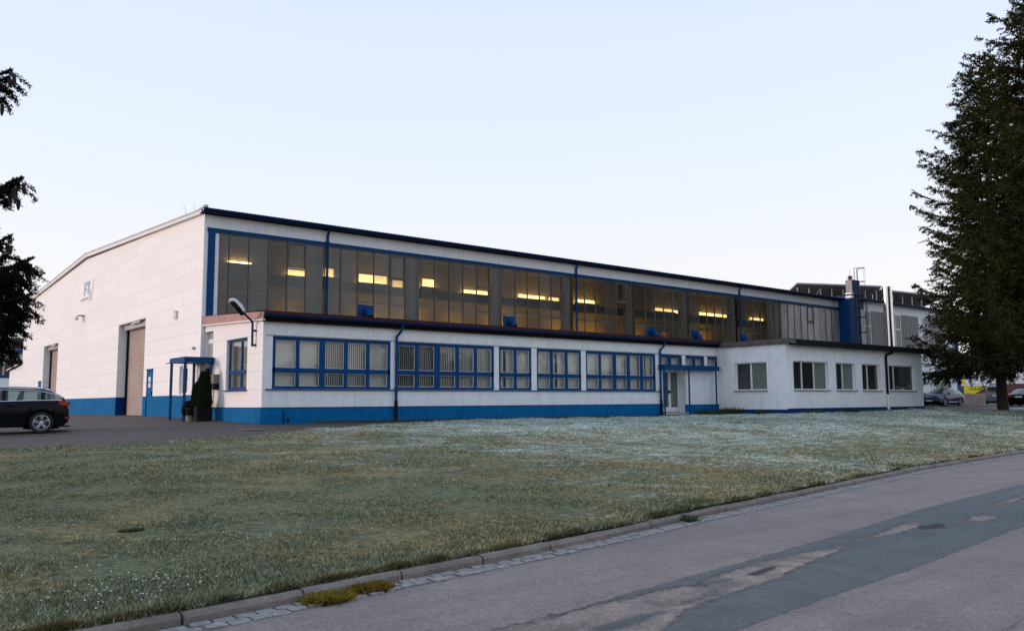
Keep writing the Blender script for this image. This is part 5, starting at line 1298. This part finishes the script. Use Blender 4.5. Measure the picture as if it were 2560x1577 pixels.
# near spruce at the left edge: only branch tips reach into the picture
rng = np.random.default_rng(3)
TL = Vector((-12.2, -20.4, 0)); TLz = gz1(TL.x, TL.y)
def tipbranch(u, v, w_, dz, lift=.5):
    tip = np.array(at_depth(u, v, w_)); st_ = np.array((TL.x, TL.y, tip[2]-dz)); s = np.linspace(0, 1, 12)[:, None]
    p = st_*(1-s)+tip*s; p[:, 2] -= lift*np.sin(s[:, 0]*np.pi)*.6; p[:, 2] += .0
    return p, float(np.linalg.norm(tip-st_))
extra = [tipbranch(u, v, w_, dz, l) for u, v, w_, dz, l in ((28, 175, 9.0, .2, .5), (10, 245, 9.3, -.1, .4), (55, 445, 9.0, .3, .6), (30, 475, 9.3, .1, .5), (20, 500, 9.1, 0, .5), (28, 590, 9.0, .3, .6), (22, 640, 8.9, .2, .5),
         (82, 645, 9.0, .5, .5), (60, 690, 9.2, .2, .5), (78, 735, 8.8, .2, .4), (45, 700, 9.0, .0, .4), (60, 770, 9.1, -.1, .3), (30, 760, 9.2, -.1, .3), (38, 815, 9.0, -.2, .3), (22, 850, 9.0, -.3, .3), (68, 668, 9.1, .4, .5), (50, 660, 8.8, .3, .5), (72, 700, 9.3, .2, .4), (66, 745, 9.2, .1, .4), (55, 725, 8.9, .1, .4), (70, 790, 9.0, -.1, .3), (40, 745, 9.2, 0, .4), (35, 790, 8.8, -.1, .3), (28, 720, 8.9, 0, .4), (15, 760, 9.1, -.1, .3), (16, 690, 9.0, .2, .4), (48, 800, 9.2, -.2, .3), (18, 830, 9.2, -.2, .3), (8, 870, 9.0, -.3, .2), (20, 195, 9.1, .1, .4), (14, 220, 8.9, 0, .4), (42, 460, 9.2, .2, .5), (10, 470, 8.9, .1, .5), (10, 610, 9.1, .2, .5), (10, 800, 8.8, -.3, .3), (5, 720, 9.3, 0, .3), (28, 880, 9.4, -.3, .2))]
extra_mul = 4.5
lt, LPp = spruce('spruce_tree', 'dark near spruce reaching cone bearing branch tips in from the left edge', (TL.x, TL.y, TLz), 13, 2.1, 1.3, .17, 150, 'spruce_near', .075, .008, 30, power=.8, seed=5, droop=.2, extra=extra, keep=lambda z, a, rr: True)
for (u, v) in ((34, 185), (22, 190), (6, 260), (46, 452), (58, 462), (40, 478), (47, 500), (24, 492), (38, 470), (18, 610), (27, 614), (77, 660), (72, 690), (80, 668), (66, 668)):
    p = at_depth(u, v, 9.0+random.uniform(-.1, .1)); lnn = random.uniform(.1, .14)
    d = MB(); dx = random.uniform(-.25, .25)
    prof = [(0, .017), (.15, .020), (.5, .021), (.8, .016), (1, .006)]
    d.tube([(p.x+dx*lnn*s, p.y, p.z-lnn*s) for s, _ in prof], [r_ for _, r_ in prof], 8)
    d.build('cone', 'cone', lt, smooth=True)

# planter with dwarf conifer by the entrance
rng = np.random.default_rng(21)
px, py = -.42, -1.62; pz = gz1(px, py)
pt = thing('plant_pot', 'large dark square plant pot beside the corner entrance holding the dark conifer', 'plant pot', (px, py, pz))
d = MB(); d.prism([(px-.26, py-.26, pz-.05), (px+.26, py-.26, pz-.05), (px+.26, py+.26, pz-.05), (px-.26, py+.26, pz-.05)], (0, 0, .55)); d.build('tub', 'black', pt)
d = MB(); frame_ = [(px-.29, px+.29, py-.29, py-.24), (px-.29, px+.29, py+.24, py+.29), (px-.29, px-.24, py-.24, py+.24), (px+.24, px+.29, py-.24, py+.24)]
for a in frame_: d.box(a[0], a[1], a[2], a[3], pz+.46, pz+.52)
d.build('rim', 'black', pt)
d = MB(); d.box(px-.24, px+.24, py-.24, py+.24, pz+.40, pz+.47); d.build('soil', 'soil', pt)
def cone_shrub(nm, label, spires, mat, nl, leaf, cat='shrub'):
    allP, allD = [], []
    t = thing(nm, label, cat, spires[0][0])
    stm = MB()
    for (c, h, r0) in spires:
        c = np.array(c); m = int(nl*h*r0*6)
        f = rng.random(m); rr = r0*np.where(f < .25, .75+f, np.sqrt(np.maximum(0, 1-((f-.25)/.75)**1.6)))*np.sqrt(rng.uniform(.25, 1, m)); a = rng.uniform(0, 2*np.pi, m)
        P = c+np.c_[rr*np.cos(a), rr*np.sin(a), f*h]
        allP.append(P); allD.append(np.c_[np.cos(a)*.5, np.sin(a)*.5, np.ones(m)*.9]+rng.normal(0, .3, (m, 3)))
        stm.tube([tuple(c-np.array([0, 0, .1])), tuple(c+np.array([0, 0, h*.9]))], [.03, .008], 6)
    stm.build('stem', 'bark', t)
    P, D = np.concatenate(allP), np.concatenate(allD)
    V, F = leafquads(P, D, leaf*rng.uniform(.6, 1.3, len(P)), leaf*.22)
    npmesh('foliage', V, F, mat, t, attr=np.repeat(rng.random(len(P)), 4)); return t
zb = pz+.45
cone_shrub('conifer_shrub', 'dark upright dwarf conifer with several pointed tops growing in the pot at the entrance', [((px, py, zb), 1.35, .22), ((px-.16, py+.05, zb), .98, .15), ((px+.15, py-.05, zb), 1.45, .15), ((px-.26, py+.1, zb), .85, .10), ((px+.03, py-.1, zb), .8, .30)], 'conifer', 2600, .07)
p2 = (-.72, -1.2)
d = MB(); z2 = gz1(*p2); d.lathe([(.14, z2-.05), (.17, z2+.42), (.20, z2+.44), (.20, z2+.48), (.16, z2+.48)], (p2[0], p2[1], 0), 'z', 14)
tag(d.build('plant_pot', 'concrete', origin=(p2[0], p2[1], z2), smooth=True), 'small grey round plant pot left of the dark one by the canopy post', 'plant pot')
cone_shrub('low_shrub', 'straggly low shrub spilling from the small grey pot by the canopy', [((p2[0]-.08, p2[1]-.05, z2+.2), .5, .22), ((p2[0]+.08, p2[1], z2+.4), .35, .2)], 'conifer', 2200, .07)

# weeds, tufts and herb patches
def tuft(nm, label, x, y, z, r0, h, n, mat, cat='weed', spread=.5, leafw=.008):
    a = rng.uniform(0, 2*np.pi, n); rr = r0*np.sqrt(rng.random(n))
    P = np.c_[x+rr*np.cos(a), y+rr*np.sin(a)*.6, np.full(n, z)]
    D = np.c_[np.cos(a)*spread*(.2+rr/r0), np.sin(a)*spread*(.2+rr/r0), np.ones(n)]+rng.normal(0, .25, (n, 3))
    V, F = leafquads(P, D, h*rng.uniform(.4, 1.15, n), leafw*rng.uniform(.6, 1.4, n))
    o = npmesh(nm, V, F, mat, None, (x, y, z), np.repeat(rng.random(n), 4)); return tag(o, label, cat)
tuft('weed', 'yellowing weed clump in the gutter at the kerb foot, larger and further left', -7.85, -26.58, -1.06, .18, .10, 600, 'weed', spread=1.3, leafw=.011)
tuft('weed', 'brownish yellow weed clump in the gutter against the kerb, right of the yellower clump', -7.40, -26.46, -1.06, .19, .09, 650, 'weedbrown', spread=1.3, leafw=.010)
tuft('weed', 'small green weed growing from a kerb joint by the gutter setts', -2.15, -25.68, -1.06, .09, .13, 140, 'tuft', spread=.8, leafw=.012)
tuft('grass_tuft', 'tall yellow green grass tuft behind the kerb', -2.0, -25.42, -.99, .12, .15, 200, 'tuft', 'grass tuft', .35, .007)
tuft('grass_tuft', 'wide dark green grass tuft behind the kerb, right of the yellow one', -1.2, -25.14, -.99, .28, .13, 520, 'tuft', 'grass tuft', .4, .008)
tuft('grass_tuft', 'small bright grass tuft behind the far kerb near the right edge', 7.6, -23.75, -.99, .25, .11, 260, 'tuft', 'grass tuft', .4, .012)
tuft('grass_tuft', 'single dark clump standing in the near left lawn', -8.47, -23.19, float(lawnz(-8.47, -23.19)[0]), .12, .045, 260, 'shrubdark', 'grass tuft', .9, .009)
for i, (x, y, r_, h, lb) in enumerate(((23.4, -6.5, .9, .34, 'dark herb clump under the long blue canopy'), (24.9, -6.9, .7, .42, 'dark herb clump in the corner where the annex begins'), (26.6, -10.3, .7, .22, 'low dark herbs at the annex base under its first front window'), (30.2, -10.3, .6, .2, 'low dark herbs at the annex base under its second front window'), (24.95, -8.6, .5, .22, 'low dark herbs below the annex side window'))):
    tuft('herb_clump', lb, x, y, gz1(x, y), r_, h, 700, 'shrubdark', 'weeds', .6, .016)
# grass fringe along wing foot and annex foot
n = 9000; fx_ = rng.uniform(2, 40, n); fy_ = np.where(fx_ < 25.05, -6.05, -10.12)+rng.normal(0, .10, n)
h_ = rng.uniform(.04, .13, n)
P = np.c_[fx_, fy_, gz(fx_, fy_)]; D = np.c_[rng.normal(0, .4, n), rng.normal(0, .4, n), np.ones(n)]
V, F = leafquads(P, D, h_, .009)
o = struct(npmesh('grass_fringe', V, F, 'fringe', attr=np.repeat(rng.random(n), 4)), 'stuff', 'uncut grass fringe along the foot of the wing and annex'); o['category'] = 'grass'

n = 40000; fx_ = -11+np.abs(rng.normal(0, 1, n))*9; fx_ = fx_[fx_ < 40]; n = len(fx_); fy_ = yk(fx_)+.15+np.abs(rng.normal(0, .05, n))-.02
h_ = rng.uniform(.02, .075, n)*np.clip(1.1+.7*np.sin(fx_*4.3+np.sin(fx_*9.))*np.sin(fx_*1.7), .35, 2)
P = np.c_[fx_, fy_, np.full(n, -.985)]; D = np.c_[rng.normal(0, .45, n), rng.normal(-.45, .4, n), np.ones(n)*.8]
V, F = leafquads(P, D, h_, .004+.0004*(fx_+11)); 
o = struct(npmesh('kerb_fringe', V, F, 'fringe', attr=np.repeat(rng.random(n), 4)), 'stuff', 'brownish grass fringe hanging over the back of the kerb'); o['category'] = 'grass'
# wood on the far side of the road, behind the camera, mirrored in the windows
n = 60000; tx = rng.uniform(-150, 190, n); hh = 7.0+2.5*np.sin(tx*.11)+2*np.sin(tx*.31+1)+1.2*np.sin(tx*.83)
f = rng.random(n); ty = -100+rng.normal(0, 5, n)+tx*.06
P = np.c_[tx, ty, -1+f*hh]; V, F = leafquads(P, rng.normal(0, 1, (n, 3)), 1.5*rng.uniform(.5, 1.3, n), .55)
o = struct(npmesh('far_wood', V, F, 'woodland', attr=np.repeat(rng.random(n), 4)), 'stuff', 'dark wood on the far side of the road, seen mirrored in the windows'); o['category'] = 'wood'
